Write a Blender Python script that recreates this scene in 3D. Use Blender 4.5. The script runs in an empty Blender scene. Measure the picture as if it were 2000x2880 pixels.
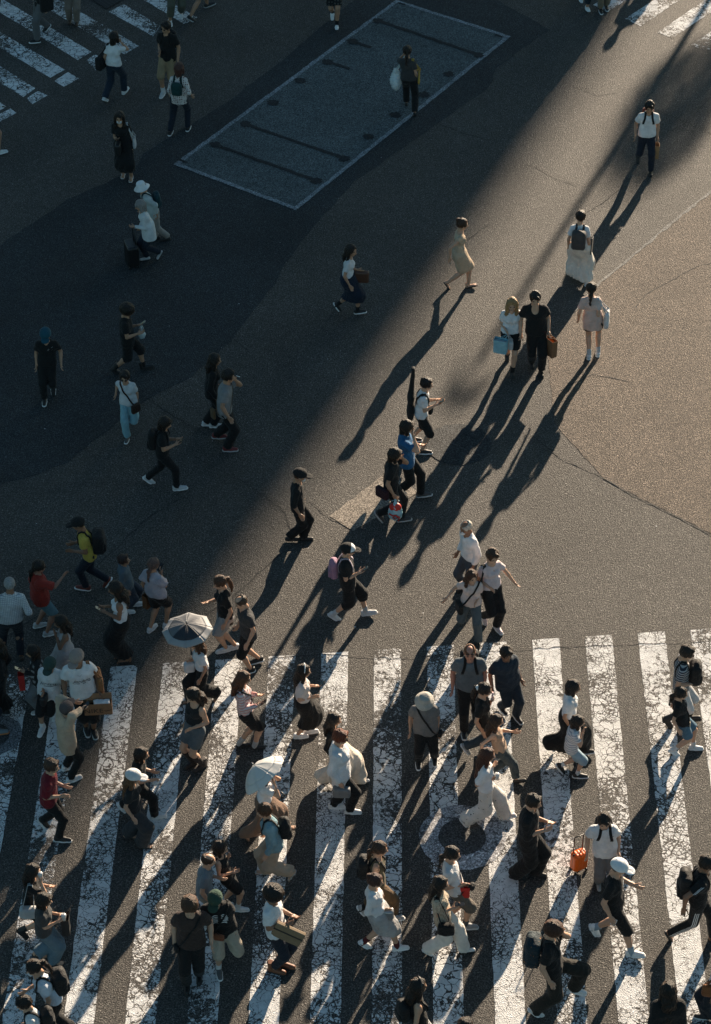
import bpy, math, random
import numpy as np
from mathutils import Matrix, Vector
random.seed(7); RNG = np.random.RandomState(11)
sc = bpy.context.scene
R = math.radians
COL = sc.collection
# ------------------------------------------------------------------ camera, sky, sun, exposure
FPX = 6900.0; PITCH = 39.9425; CAMH = 28.69
cd = bpy.data.cameras.new('camera'); cam = bpy.data.objects.new('camera', cd); COL.objects.link(cam)
cd.sensor_fit = 'HORIZONTAL'; cd.sensor_width = 36.0; cd.lens = FPX / 2000 * 36
cd.clip_start = 0.5; cd.clip_end = 1500
cam.location = (0, 0, CAMH); cam.rotation_euler = (R(90 - PITCH), 0, 0)
sc.camera = cam
SUN_AZ = 67.3; SUN_EL = 15.3                    # azimuth counted from +X
wd = bpy.data.worlds.new('World'); sc.world = wd; wd.use_nodes = True
wn = wd.node_tree; wn.nodes.clear()
sky = wn.nodes.new('ShaderNodeTexSky'); sky.sky_type = 'NISHITA'; sky.sun_disc = False
sky.sun_elevation = R(SUN_EL); sky.sun_rotation = R(90 - SUN_AZ); sky.air_density = 1.0; sky.dust_density = 0.6; sky.ozone_density = 2.0
bg = wn.nodes.new('ShaderNodeBackground'); bg.inputs[1].default_value = 0.045
wo = wn.nodes.new('ShaderNodeOutputWorld')
tint = wn.nodes.new('ShaderNodeMix'); tint.data_type = 'RGBA'; tint.blend_type = 'MULTIPLY'; tint.inputs[0].default_value = 1.0; tint.inputs[7].default_value = (0.83, 1.02, 0.95, 1)
wn.links.new(sky.outputs[0], tint.inputs[6]); wn.links.new(tint.outputs[2], bg.inputs[0]); wn.links.new(bg.outputs[0], wo.inputs[0])
sl = bpy.data.lights.new('sun', 'SUN'); sun = bpy.data.objects.new('sun', sl); COL.objects.link(sun)
sl.energy = 5.0; sl.angle = R(0.55); sl.color = (1.0, 0.815, 0.615)
sdir = Vector((math.cos(R(SUN_AZ)) * math.cos(R(SUN_EL)), math.sin(R(SUN_AZ)) * math.cos(R(SUN_EL)), math.sin(R(SUN_EL))))
sun.rotation_euler = sdir.to_track_quat('Z', 'Y').to_euler()
sun.location = sdir * 60
sc.view_settings.view_transform = 'Standard'; sc.view_settings.look = 'None'
sc.view_settings.gamma = 1.0; sc.view_settings.exposure = 1.55; sc.view_settings.use_curve_mapping = False
sc.render.engine = 'CYCLES'

# ------------------------------------------------------------------ measuring: a point of the survey sketch to a place on the ground
K = 2000 / 1596.0
ct, st = math.cos(R(PITCH)), math.sin(R(PITCH))
def S(x, y, z=0.0):                              # survey units of the full sheet
    u = (x - 1000) / FPX; v = (1440 - y) / FPX
    d = (u, ct + v * st, -st + v * ct); t = (CAMH - z) / -d[2]
    return np.array([d[0] * t, d[1] * t, z])
def G(x, y, z=0.0): return S(x * K, y * K, z)
def height_at(q, Y):                             # (x, z) of the sight line through q at depth Y
    u = (q[0] * K - 1000) / FPX; v = (1440 - q[1] * K) / FPX
    t = Y / (ct + v * st); return u * t, CAMH + (-st + v * ct) * t

# ------------------------------------------------------------------ tagging
def tag(o, label=None, cat=None, group=None, kind=None):
    if label: o['label'] = label
    if cat: o['category'] = cat
    if group: o['group'] = group
    if kind: o['kind'] = kind
    return o
def new_mesh(name, V, F, mats=None, mi=None, smooth=True):
    """V (n,3); F (m,4) array or list of tuples"""
    me = bpy.data.meshes.new(name)
    if isinstance(F, np.ndarray) and F.ndim == 2:
        n, w = F.shape
        me.vertices.add(len(V)); me.vertices.foreach_set('co', np.ascontiguousarray(V, dtype=np.float32).ravel())
        me.loops.add(n * w); me.loops.foreach_set('vertex_index', np.ascontiguousarray(F, dtype=np.int32).ravel())
        me.polygons.add(n); me.polygons.foreach_set('loop_start', np.arange(0, n * w, w, dtype=np.int32))
        if mi is not None: me.polygons.foreach_set('material_index', np.ascontiguousarray(mi, dtype=np.int32))
        me.update(calc_edges=True)
    else:
        me.from_pydata([tuple(map(float, v)) for v in V], [], [tuple(int(i) for i in f) for f in F])
        if mi is not None: me.polygons.foreach_set('material_index', np.ascontiguousarray(mi, dtype=np.int32))
        me.update()
    if smooth: me.polygons.foreach_set('use_smooth', np.ones(len(me.polygons), dtype=bool))
    for m in (mats or []): me.materials.append(m)
    me.validate()
    return me
def link(name, me, parent=None, M=None):
    o = bpy.data.objects.new(name, me); COL.objects.link(o)
    if parent is not None: o.parent = parent
    if M is not None: o.matrix_local = M
    return o
def inst(name, me, mats, parent=None, M=None):   # object that shares mesh data but carries its own materials
    o = link(name, me, parent, M)
    for i, m in enumerate(mats):
        o.material_slots[i].link = 'OBJECT'; o.material_slots[i].material = m
    return o

# ------------------------------------------------------------------ materials
def nt(name):
    m = bpy.data.materials.new(name); m.use_nodes = True; t = m.node_tree; t.nodes.clear()
    b = t.nodes.new('ShaderNodeBsdfPrincipled'); o = t.nodes.new('ShaderNodeOutputMaterial'); t.links.new(b.outputs[0], o.inputs[0])
    return m, t, b
def nd(t, ty, **k):
    n = t.nodes.new(ty)
    for a, v in k.items():
        if a.startswith('i_'):
            key = a[2:]; key = int(key) if key.isdigit() else key.replace('_', ' ')
            n.inputs[key].default_value = v
        else: setattr(n, a, v)
    return n
def ramp(t, fac, stops):
    r = t.nodes.new('ShaderNodeValToRGB'); e = r.color_ramp.elements
    while len(e) < len(stops): e.new(0.5)
    for i, (p, c) in enumerate(stops):
        e[i].position = p; e[i].color = c if isinstance(c, tuple) else (c, c, c, 1)
    t.links.new(fac, r.inputs[0]); return r.outputs[0]
def mixc(t, f, a, b, mode='MIX'):
    n = t.nodes.new('ShaderNodeMix'); n.data_type = 'RGBA'; n.blend_type = mode
    for i, v in ((0, f), (6, a), (7, b)):
        if hasattr(v, 'links'): t.links.new(v, n.inputs[i])
        else: n.inputs[i].default_value = (*v, 1) if isinstance(v, tuple) and len(v) == 3 else v
    return n.outputs[2]
def math_(t, op, a, b=None, c=None):
    n = t.nodes.new('ShaderNodeMath'); n.operation = op
    for i, v in enumerate((a, b, c)):
        if v is None: continue
        if hasattr(v, 'links'): t.links.new(v, n.inputs[i])
        else: n.inputs[i].default_value = v
    return n.outputs[0]
def pos(t): return t.nodes.new('ShaderNodeNewGeometry').outputs['Position']
def noise(t, vec, scale, detail=2.0, rough=0.5, dist=0.0):
    n = nd(t, 'ShaderNodeTexNoise', i_Scale=scale, i_Detail=detail, i_Roughness=rough, i_Distortion=dist)
    if vec is not None: t.links.new(vec, n.inputs['Vector'])
    return n.outputs['Fac']
def asphalt_nodes(t, base, tint=(1, 1, 1), grain=1.0):
    """returns colour, roughness, bump normal"""
    p = pos(t)
    g1 = noise(t, p, 42, 3, 0.75); g2 = noise(t, p, 110, 1, 0.6); big = noise(t, p, 0.45, 4, 0.6, 0.4); mid = noise(t, p, 5.0, 5, 0.7)
    v = nd(t, 'ShaderNodeTexVoronoi', i_Scale=58.0); t.links.new(p, v.inputs['Vector'])
    chip = ramp(t, v.outputs['Color'], [(0.0, 0.35), (0.60, 0.9), (0.80, 1.7), (1.0, 3.3)])
    gr = ramp(t, g1, [(0.36, 0.30), (0.5, 1.0), (0.62, 2.2)])
    bigc = ramp(t, big, [(0.3, 0.80), (0.7, 1.18)]); midc = ramp(t, mid, [(0.3, 0.82), (0.7, 1.16)])
    c = mixc(t, 1.0, tuple(base * k for k in tint), gr, 'MULTIPLY')
    c = mixc(t, 0.85 * grain, c, chip, 'MULTIPLY'); c = mixc(t, 1.0, c, bigc, 'MULTIPLY'); c = mixc(t, 1.0, c, midc, 'MULTIPLY')
    rough = ramp(t, g1, [(0.3, 0.92), (0.7, 0.66)])
    h = math_(t, 'ADD', math_(t, 'MULTIPLY', g1, 1.0), math_(t, 'MULTIPLY', g2, 0.4))
    h = math_(t, 'ADD', h, math_(t, 'MULTIPLY', v.outputs['Distance'], 0.9))
    b = nd(t, 'ShaderNodeBump', i_Strength=1.0 * grain, i_Distance=0.011); t.links.new(h, b.inputs['Height'])
    return c, rough, b.outputs[0]
def asphalt(name, base, tint=(1, 1, 1), grain=1.0, spec=0.35):
    m, t, b = nt(name); c, r, n = asphalt_nodes(t, base, tint, grain)
    t.links.new(c, b.inputs['Base Color']); t.links.new(r, b.inputs['Roughness']); t.links.new(n, b.inputs['Normal'])
    b.inputs['Specular IOR Level'].default_value = spec
    return m
def paint_mat(name, wear=0.0, warm=(0.80, 0.80, 0.79)):
    m, t, b = nt(name); p = pos(t)
    ac, ar, an = asphalt_nodes(t, 0.058, (1.06, 0.97, 0.88), 1.0)
    warp = nd(t, 'ShaderNodeTexNoise', i_Scale=3.0, i_Detail=4.0); t.links.new(p, warp.inputs['Vector'])
    pv = t.nodes.new('ShaderNodeVectorMath'); pv.operation = 'MULTIPLY_ADD'
    t.links.new(warp.outputs['Color'], pv.inputs[0]); pv.inputs[1].default_value = (0.30, 0.30, 0.30); t.links.new(p, pv.inputs[2])
    def crack(sc_, w):
        v = nd(t, 'ShaderNodeTexVoronoi', feature='DISTANCE_TO_EDGE', i_Scale=sc_); t.links.new(pv.outputs[0], v.inputs['Vector'])
        area = noise(t, p, 0.55, 3, 0.6)
        lim = math_(t, 'MULTIPLY', ramp(t, area, [(0.35, 0.02), (0.68, 1.7)]), w)
        rag = math_(t, 'MULTIPLY', math_(t, 'SUBTRACT', noise(t, p, 34, 4, 0.75), 0.5), w * 2.6)
        return math_(t, 'GREATER_THAN', math_(t, 'ADD', v.outputs['Distance'], rag), lim)
    k1 = crack(6.3, 0.042); k2 = crack(15.0, 0.085)
    a2 = noise(t, p, 1.1, 4, 0.65)
    k2 = math_(t, 'MAXIMUM', k2, math_(t, 'LESS_THAN', a2, 0.50))
    er = noise(t, p, 11.0, 9, 0.82, 0.3); lo = noise(t, p, 0.75, 4, 0.6)
    thr = math_(t, 'MULTIPLY_ADD', lo, 0.75, 0.035 + wear)
    k3 = math_(t, 'GREATER_THAN', er, math_(t, 'MINIMUM', thr, 0.62))
    mask = math_(t, 'MULTIPLY', math_(t, 'MULTIPLY', k1, k2), k3)
    dirt = ramp(t, noise(t, p, 6, 5, 0.7), [(0.3, 0.66), (0.65, 1.0)])
    pc = mixc(t, 1.0, warm, dirt, 'MULTIPLY')
    t.links.new(mixc(t, mask, ac, pc), b.inputs['Base Color']); t.links.new(an, b.inputs['Normal'])
    t.links.new(math_(t, 'MAXIMUM', ar, math_(t, 'MULTIPLY', mask, 0.9)), b.inputs['Roughness'])
    b.inputs['Specular IOR Level'].default_value = 0.3
    return m
MC = {}
def cloth(c, rough=0.85, pat=None, c2=None, sc_=1.0, sheen=0.08):
    if not isinstance(c, tuple): c = (c, c, c)
    if c2 is not None and not isinstance(c2, tuple): c2 = (c2, c2, c2)
    key = ('cloth', c, rough, pat, c2, sc_)
    if key in MC: return MC[key]
    m, t, b = nt('cloth'); tc = t.nodes.new('ShaderNodeTexCoord').outputs['Object']
    n1 = noise(t, tc, 6, 4, 0.6); n2 = noise(t, tc, 180, 2, 0.6)
    v = ramp(t, n1, [(0.25, 0.78), (0.75, 1.15)])
    base = c
    if pat:
        sx = nd(t, 'ShaderNodeSeparateXYZ'); t.links.new(tc, sx.inputs[0])
        if pat == 'stripe':
            f = math_(t, 'LESS_THAN', math_(t, 'FRACT', math_(t, 'MULTIPLY', sx.outputs[2], sc_)), 0.42)
        elif pat == 'check':
            a = math_(t, 'LESS_THAN', math_(t, 'FRACT', math_(t, 'MULTIPLY', sx.outputs[2], sc_)), 0.2)
            d = math_(t, 'LESS_THAN', math_(t, 'FRACT', math_(t, 'MULTIPLY', sx.outputs[1], sc_)), 0.2)
            f = math_(t, 'MAXIMUM', a, d)
        elif pat == 'plaid':
            a = math_(t, 'LESS_THAN', math_(t, 'FRACT', math_(t, 'MULTIPLY', sx.outputs[2], sc_)), 0.45)
            d = math_(t, 'LESS_THAN', math_(t, 'FRACT', math_(t, 'MULTIPLY', sx.outputs[1], sc_)), 0.45)
            f = math_(t, 'MULTIPLY', a, d)
        elif pat == 'dots':
            vo = nd(t, 'ShaderNodeTexVoronoi', i_Scale=sc_, i_Randomness=0.25); t.links.new(tc, vo.inputs['Vector'])
            f = math_(t, 'LESS_THAN', vo.outputs['Distance'], 0.33)
        elif pat == 'print':
            f = math_(t, 'GREATER_THAN', noise(t, tc, sc_, 1, 0.5, 2.5), 0.70)
        base = mixc(t, f, c, c2)
    col = mixc(t, 1.0, base, v, 'MULTIPLY'); t.links.new(col, b.inputs['Base Color'])
    b.inputs['Roughness'].default_value = rough; b.inputs['Specular IOR Level'].default_value = 0.25
    b.inputs['Sheen Weight'].default_value = sheen; b.inputs['Sheen Roughness'].default_value = 0.4
    n3 = noise(t, tc, 14, 4, 0.6, 0.8)
    bu = nd(t, 'ShaderNodeBump', i_Strength=0.8, i_Distance=0.04)
    t.links.new(math_(t, 'ADD', n3, math_(t, 'MULTIPLY', n2, 0.06)), bu.inputs['Height']); t.links.new(bu.outputs[0], b.inputs['Normal'])
    MC[key] = m; return m
def skin(c):
    key = ('skin', c)
    if key in MC: return MC[key]
    m, t, b = nt('skin'); tc = t.nodes.new('ShaderNodeTexCoord').outputs['Object']
    v = ramp(t, noise(t, tc, 9, 4, 0.6), [(0.3, 0.85), (0.7, 1.08)])
    t.links.new(mixc(t, 1.0, c, v, 'MULTIPLY'), b.inputs['Base Color'])
    b.inputs['Roughness'].default_value = 0.5; b.inputs['Specular IOR Level'].default_value = 0.4
    MC[key] = m; return m
def hairm(c):
    if not isinstance(c, tuple): c = (c, c, c)
    key = ('hair', c)
    if key in MC: return MC[key]
    m, t, b = nt('hair'); tc = t.nodes.new('ShaderNodeTexCoord').outputs['Object']
    mp = nd(t, 'ShaderNodeMapping'); mp.inputs['Scale'].default_value = (90, 90, 7); t.links.new(tc, mp.inputs[0])
    n = noise(t, mp.outputs[0], 1.0, 3, 0.7)
    t.links.new(mixc(t, 1.0, c, ramp(t, n, [(0.3, 0.5), (0.75, 1.7)]), 'MULTIPLY'), b.inputs['Base Color'])
    b.inputs['Roughness'].default_value = 0.45; b.inputs['Specular IOR Level'].default_value = 0.32
    b.inputs['Sheen Weight'].default_value = .16; b.inputs['Sheen Roughness'].default_value = .3; b.inputs['Sheen Tint'].default_value = (1, .55, .3, 1)
    bu = nd(t, 'ShaderNodeBump', i_Strength=1.0, i_Distance=0.02); t.links.new(n, bu.inputs['Height']); t.links.new(bu.outputs[0], b.inputs['Normal'])
    MC[key] = m; return m
def plain(name, c, rough=0.5, metal=0.0, alpha=None, emit=None, var=0.15):
    if not isinstance(c, tuple): c = (c, c, c)
    key = ('plain', name, c, rough, metal)
    if key in MC: return MC[key]
    m, t, b = nt(name); tc = t.nodes.new('ShaderNodeTexCoord').outputs['Object']
    v = ramp(t, noise(t, tc, 12, 5, 0.65), [(0.3, 1 - var), (0.7, 1 + var)])
    t.links.new(mixc(t, 1.0, c, v, 'MULTIPLY'), b.inputs['Base Color'])
    b.inputs['Roughness'].default_value = rough; b.inputs['Metallic'].default_value = metal
    if alpha: b.inputs['Transmission Weight'].default_value = alpha
    MC[key] = m; return m

# ------------------------------------------------------------------ ground
def sheet(name, pts, m, z, kind='structure', parent=None, smooth=False):
    V = [(p[0], p[1], z) for p in pts]; me = new_mesh(name, V, [tuple(range(len(V)))], [m], smooth=False)
    if me.polygons[0].normal.z < 0: me.flip_normals()
    o = link(name, me, parent)
    if kind and parent is None: o['kind'] = kind
    elif kind == 'stuff': o['kind'] = 'stuff'
    return o
def ragged(pts, step=0.18, amp=0.02, seed=1, closed=True):
    rr = random.Random(seed); out = []
    n = len(pts)
    for i in range(n if closed else n - 1):
        a = np.array(pts[i][:2]); b = np.array(pts[(i + 1) % n][:2]); L = np.linalg.norm(b - a); k = max(1, int(L / step))
        nrm = np.array([-(b - a)[1], (b - a)[0]]) / max(L, 1e-6)
        for j in range(k): out.append(a + (b - a) * j / k + nrm * rr.uniform(-amp, amp))
    if not closed: out.append(np.array(pts[-1][:2]))
    return out
M_ROAD = asphalt('asphalt', 0.053, (1.06, 0.98, 0.87), 0.9, spec=0.34)
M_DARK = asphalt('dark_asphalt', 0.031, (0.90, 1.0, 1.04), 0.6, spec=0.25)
M_PANEL = asphalt('panel_asphalt', 0.086, (0.88, 1.0, 1.0), 0.15, spec=0.2)
M_BORD = asphalt('border_concrete', 0.19, (0.93, 1.0, 1.05), 0.35)
M_TAR = asphalt('tar', 0.014, (0.9, 1.0, 1.1), 0.4)
M_TAN = asphalt('tan_concrete', 0.17, (1.10, 0.95, 0.78), 0.3, spec=0.2)
M_RING = asphalt('ring_concrete', 0.16, (0.97, 1.0, 1.03), 0.35, spec=0.2)
M_BROWN = asphalt('brown_asphalt', 0.064, (1.28, 0.98, 0.74), 0.95, spec=0.31)
M_LINE = asphalt('worn_line', 0.12, (1.0, 0.98, 0.93), 0.6)
M_CRACK = asphalt('crack_filler', 0.020, (1, 1, 1), 0.3)
M_PAINT = paint_mat('road_paint', 0.0); M_PAINT2 = paint_mat('worn_road_paint', 0.035)
gr = sheet('road', [(-170, -60), (170, -60), (170, 300), (-170, 300)], M_ROAD, 0.0)
# darker resurfaced areas
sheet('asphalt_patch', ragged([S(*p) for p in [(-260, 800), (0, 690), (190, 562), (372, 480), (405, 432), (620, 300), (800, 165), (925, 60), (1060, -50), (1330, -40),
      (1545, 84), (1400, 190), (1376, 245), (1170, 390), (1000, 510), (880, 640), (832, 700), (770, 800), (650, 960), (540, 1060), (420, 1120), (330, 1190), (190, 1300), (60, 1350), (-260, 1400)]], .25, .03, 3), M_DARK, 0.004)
# region right of the long seam
sheet('asphalt_patch', ragged([S(*p) for p in [(2300, 320), (2000, 540), (1880, 634), (1755, 740), (1678, 803), (1600, 905), (1540, 985), (1560, 1190), (1700, 1350), (2000, 1500), (2400, 1690)]], .2, .012, 5), M_BROWN, 0.004)
# panel
pc = [S(*p) for p in ((488, 463), (833, 592), (1437, 103), (1115, 0))]
cen = sum(pc) / 4
panel = sheet('road_panel', [p for p in pc], M_PANEL, 0.008)
def quad_strip(a, b, w, z, m, name, parent, seed=0, amp=0.008):
    a = np.array(a[:2]); b = np.array(b[:2]); d = (b - a) / np.linalg.norm(b - a); n = np.array([-d[1], d[0]])
    P_ = ragged([a + n * w / 2, b + n * w / 2, b - n * w / 2, a - n * w / 2], .15, amp, seed)
    return sheet(name, P_, m, z, None, parent)
for i in range(4):
    a, b = pc[i], pc[(i + 1) % 4]; d = (b - a) / np.linalg.norm(b - a); inn = (cen - (a + b) / 2); inn /= np.linalg.norm(inn)
    a2, b2 = a + inn * .05, b + inn * .05
    quad_strip(a2 + d * (.05 if i % 2 else -0.0), b2 - d * (.05 if i % 2 else 0.0), .10, 0.012 + .001 * i, M_BORD, 'border_strip', panel, i, .012)
bars = [((1050, 55), (1360, 160), .11), ((978, 114), (1045, 135), .10), ((908, 170), (985, 195), .10), ((680, 347), (980, 450), .10), ((595, 405), (900, 513), .10)]
zz = 0.017
for i, (a, b, w) in enumerate(bars):
    quad_strip(S(*a), S(*b), w, zz, M_TAR, 'tar_bar', panel, 20 + i, .014)
for i, (x, y) in enumerate([(1064, 60), (1345, 156), (993, 118), (922, 176), (845, 228), (768, 290), (1262, 210), (1192, 267), (1112, 325), (1037, 386), (690, 350), (968, 447), (606, 408), (890, 510), (515, 455), (1130, 12), (1402, 102)]):
    c = S(x, y); d = (pc[1] - pc[0])[:2]; d = d / np.linalg.norm(d) * .13; d2 = (pc[3] - pc[0])[:2]; d2 = d2 / np.linalg.norm(d2) * .10
    if i < 14:
        quad_strip(c[:2] - d, c[:2] + d, .13, zz + .0012, M_TAR, 'tar_mark', panel, 60 + i, .02)
        quad_strip(c[:2] - d2 * 1.2, c[:2] + d2 * 1.2, .15, zz + .0024, M_TAR, 'tar_mark', panel, 90 + i, .02)
    else: quad_strip(c[:2] - d * .8, c[:2] + d * .8, .07, zz + .0012, M_TAR, 'tar_mark', panel, 60 + i, .01)
# tan repair
sheet('repair_patch', ragged([S(*p) for p in ((926, 1452), (1088, 1329), (1178, 1386), (994, 1494))], .15, .015, 9), M_TAN, 0.008)
# cracks and seams
def ribbon(pts, w, z, m, name, seed, amp=.05, kind='structure'):
    rr = random.Random(seed); P_ = ragged(pts, .14, amp, seed, closed=False); V = []; F = []
    for i, p in enumerate(P_):
        a = P_[max(0, i - 1)]; b = P_[min(len(P_) - 1, i + 1)]; d = (b - a) / max(1e-6, np.linalg.norm(b - a)); n = np.array([-d[1], d[0]])
        ww = w * rr.uniform(.35, 1.0) * (1 if 0 < i < len(P_) - 1 else .2)
        V += [(*(p + n * ww / 2), z), (*(p - n * ww / 2), z)]
    F = [(2 * i, 2 * i + 1, 2 * i + 3, 2 * i + 2) for i in range(len(P_) - 1)]
    me = new_mesh(name, V, F, [m], smooth=False)
    if me.polygons[0].normal.z < 0: me.flip_normals()
    return tag(link(name, me), kind=kind)
ribbon([G(*p) for p in [(1640, 395), (1596, 430), (1500, 507), (1400, 592), (1340, 640), (1290, 700)]], .10, .008, M_LINE, 'road_seam', 1, .01)
for i, c in enumerate([[(1190, 975), (1260, 1030), (1340, 1065), (1420, 1112), (1500, 1150), (1640, 1225)], [(1145, 360), (1200, 375), (1245, 400), (1300, 420)], [(1400, 420), (1330, 470), (1280, 500)],
        [(1470, 245), (1540, 275), (1640, 320)], [(1596, 215), (1560, 260), (1500, 300)], [(430, 1020), (560, 1090), (640, 1150), (662, 1228)], [(160, 1330), (250, 1240), (330, 1165), (420, 1110)],
        [(430, 1400), (520, 1340), (600, 1270), (660, 1222)], [(780, 1182), (735, 1160), (690, 1120)], [(370, 450), (470, 490), (610, 560)], [(560, 68), (620, 95), (660, 112)], [(430, 700), (520, 760), (560, 790)],
        [(310, 880), (380, 930), (470, 980)], [(960, 270), (1040, 300), (1120, 320)], [(1280, 190), (1340, 215), (1400, 205)], [(1100, 500), (1060, 530), (1010, 560)], [(0, 1440), (60, 1400), (140, 1350)],
        [(1700, 560), (1560, 600), (1450, 660), (1420, 700)], [(1250, 880), (1330, 840), (1420, 860)], [(480, 1590), (420, 1670), (350, 1730), (270, 1800)], [(600, 1478), (720, 1470), (900, 1478), (1100, 1462), (1320, 1450), (1596, 1440)]]):
    ribbon([G(*p) for p in c], .020 if i else .028, .008, M_CRACK, 'road_crack', 40 + i, .022 if i else .01)
# crosswalks: the stripes
def empty(name, loc=(0, 0, 0)):
    o = bpy.data.objects.new(name, None); COL.objects.link(o); o.location = loc; return o
cw = tag(empty('crosswalk', tuple(S(1050, 2300))), kind='structure'); cw0 = np.array(cw.location)
def stripe(parent, p0, pts, m, z, seed):
    P_ = [np.array(q[:2]) - p0[:2] for q in pts]; P_ = ragged(P_, .12, .007, seed)
    return sheet('crosswalk_stripe', P_, m, z, None, parent)
for k in range(-9, 8):
    tl = S(1052 + 148.3 * k, 1828 - 9.4 * k); tr = S(1052 + 148.3 * k + 76, 1828 - 9.4 * (k + .5))
    bl = S(1046 + 173.6 * k, 2880); br = S(1046 + 173.6 * k + 85.5, 2880)
    # carry on past the frame to the far kerb side
    e = 1.0 + 2.0 / np.linalg.norm(bl - tl); bl2 = tl + (bl - tl) * e; br2 = tr + (br - tr) * e
    stripe(cw, cw0, [tl, tr, br2, bl2], M_PAINT if k > 1 else M_PAINT2, .004, 200 + k)
cw2 = tag(empty('crosswalk', tuple(S(200, 120))), kind='structure'); o2 = np.array(cw2.location)
for i, q in enumerate([[(-60, -43), (257, 146), (219, 169), (-60, -2)], [(243, 170), (268, 153), (302, 172), (270, 198)], [(-60, 55), (182, 196), (141, 219), (-60, 98)], [(153, 228), (191, 203), (223, 221), (179, 244)],
        [(-60, 148), (99, 248), (66, 273), (-60, 195)], [(75, 276), (107, 256), (134, 268), (91, 293)], [(120, -29), (390, 129), (350, 153), (135, 25), (60, -20)], [(349, 12), (451, 73), (431, 102), (305, 33)],
        [(430, -20), (556, 49), (519, 68), (427, 13), (380, -15)], [(-60, 245), (18, 300), (-4, 312), (-60, 280)], [(-10, 325), (30, 305), (46, 318), (0, 342)], [(-60, -140), (60, -65), (30, -48), (-60, -105)]]):
    stripe(cw2, o2, [S(*p) for p in q], M_PAINT if i not in (2, 4, 6) else M_PAINT2, .004, 300 + i)
cw3 = tag(empty('crosswalk', tuple(S(1900, 60))), kind='structure'); o3 = np.array(cw3.location)
for i, q in enumerate([[(1669, 14), (1760, -44), (1830, -42), (1708, 34)], [(1758, 53), (1905, -42), (1990, -52), (1802, 74)], [(1849, 91), (2060, -52), (2120, -46), (1890, 108)], [(1943, 127), (2120, 8), (2180, 20), (1989, 144)]]):
    stripe(cw3, o3, [S(*p) for p in q], M_PAINT if i < 2 else M_PAINT2, .004, 330 + i)
# manholes
def disc(name, c, r, z, m, parent=None, n=56, jitter=0.0, seed=0):
    rr = random.Random(seed); pts = []
    for i in range(n):
        a = 2 * math.pi * i / n; q = r * (1 + rr.uniform(-jitter, jitter)); pts.append((c[0] + q * math.cos(a), c[1] + q * math.sin(a)))
    return sheet(name, pts, m, z, 'structure' if parent is None else None, parent)
def manhole_mat(name, base):
    m, t, b = nt(name); p = pos(t); c, r, n = asphalt_nodes(t, base, (1, 1, 1.03), .5)
    f = ramp(t, noise(t, p, 5, 6, .75, .6), [(.40, .25), (.50, 1.0)])
    t.links.new(mixc(t, 1.0, c, f, 'MULTIPLY'), b.inputs['Base Color']); t.links.new(r, b.inputs['Roughness']); t.links.new(n, b.inputs['Normal']); b.inputs['Specular IOR Level'].default_value = .2
    return m
M_WRING = manhole_mat('worn_ring', .30); M_IRON = asphalt('iron_cover', .045, (1, .98, .96), .5, spec=.4)
c1 = S(1300, 2355); s1 = 122 / 2000.0
def px_m(x, y): return abs(S(x + 50, y)[0] - S(x - 50, y)[0]) / 100
ring = disc('manhole_surround', c1, 122 * px_m(1300, 2355), .008, M_WRING, jitter=.012, seed=2)
rin = 67 * px_m(1300, 2355)
me = new_mesh('manhole_cover', [(0, 0, 0)], [], [M_IRON])
def cover(c, r, z, parent):
    V = []; F = []; n = 48
    for rad, zz_ in ((r, z), (r * .93, z + .004), (r * .90, z), (r * .6, z), (r * .57, z + .003), (r * .54, z)):
        V += [(c[0] + rad * math.cos(2 * math.pi * i / n), c[1] + rad * math.sin(2 * math.pi * i / n), zz_) for i in range(n)]
    for j in range(5): F += [(j * n + i, j * n + (i + 1) % n, (j + 1) * n + (i + 1) % n, (j + 1) * n + i) for i in range(n)]
    V.append((c[0], c[1], z)); F += [(5 * n + i, 5 * n + (i + 1) % n, len(V) - 1) for i in range(n)]
    me = new_mesh('manhole_cover', V, F, [M_IRON], smooth=False)
    o = link('manhole_cover', me, parent); return o
cover(c1, rin, .012, ring)
c2 = S(-18, 2068); ring2 = disc('manhole_surround', c2, 80 * px_m(0, 2068), .008, M_RING, jitter=.01, seed=4)
cover(c2, 45 * px_m(0, 2068), .012, ring2)
# faint older round patch
disc('asphalt_patch', S(1290, 1250), .62, .0085, M_DARK, jitter=.02, seed=6)
# drain grate at the far side
gq = [S(*p) for p in ((225, -22), (300, 27), (372, -14), (310, -60))]
grate = sheet('drain_grate', gq, plain('grate_iron', .02, .5, .6), .0225)
for i in range(1, 9):
    a = gq[0] + (gq[3] - gq[0]) * i / 9; b = gq[1] + (gq[2] - gq[1]) * i / 9
    quad_strip(a, b, .02, .027, plain('grate_bar', .05, .45, .7), 'grate_bar', grate, i, .0)
# litter
V = []; F = []; rr = random.Random(4)
for i in range(150):
    p = S(rr.uniform(0, 2000), rr.uniform(0, 1800)); s = rr.uniform(.004, .010) * (1.6 if rr.random() < .1 else 1); n0 = len(V); a0 = rr.uniform(0, 6.3)
    for j in range(5):
        a = a0 + j * 2 * math.pi / 5; q = s * rr.uniform(.5, 1.3); V.append((p[0] + q * math.cos(a), p[1] + q * math.sin(a), .024 if j % 2 else .030))
    F.append(tuple(range(n0, n0 + 5)))
tag(link('litter', new_mesh('litter', V, F, [plain('litter_paper', .6, .8)], smooth=False)), kind='stuff')

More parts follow.
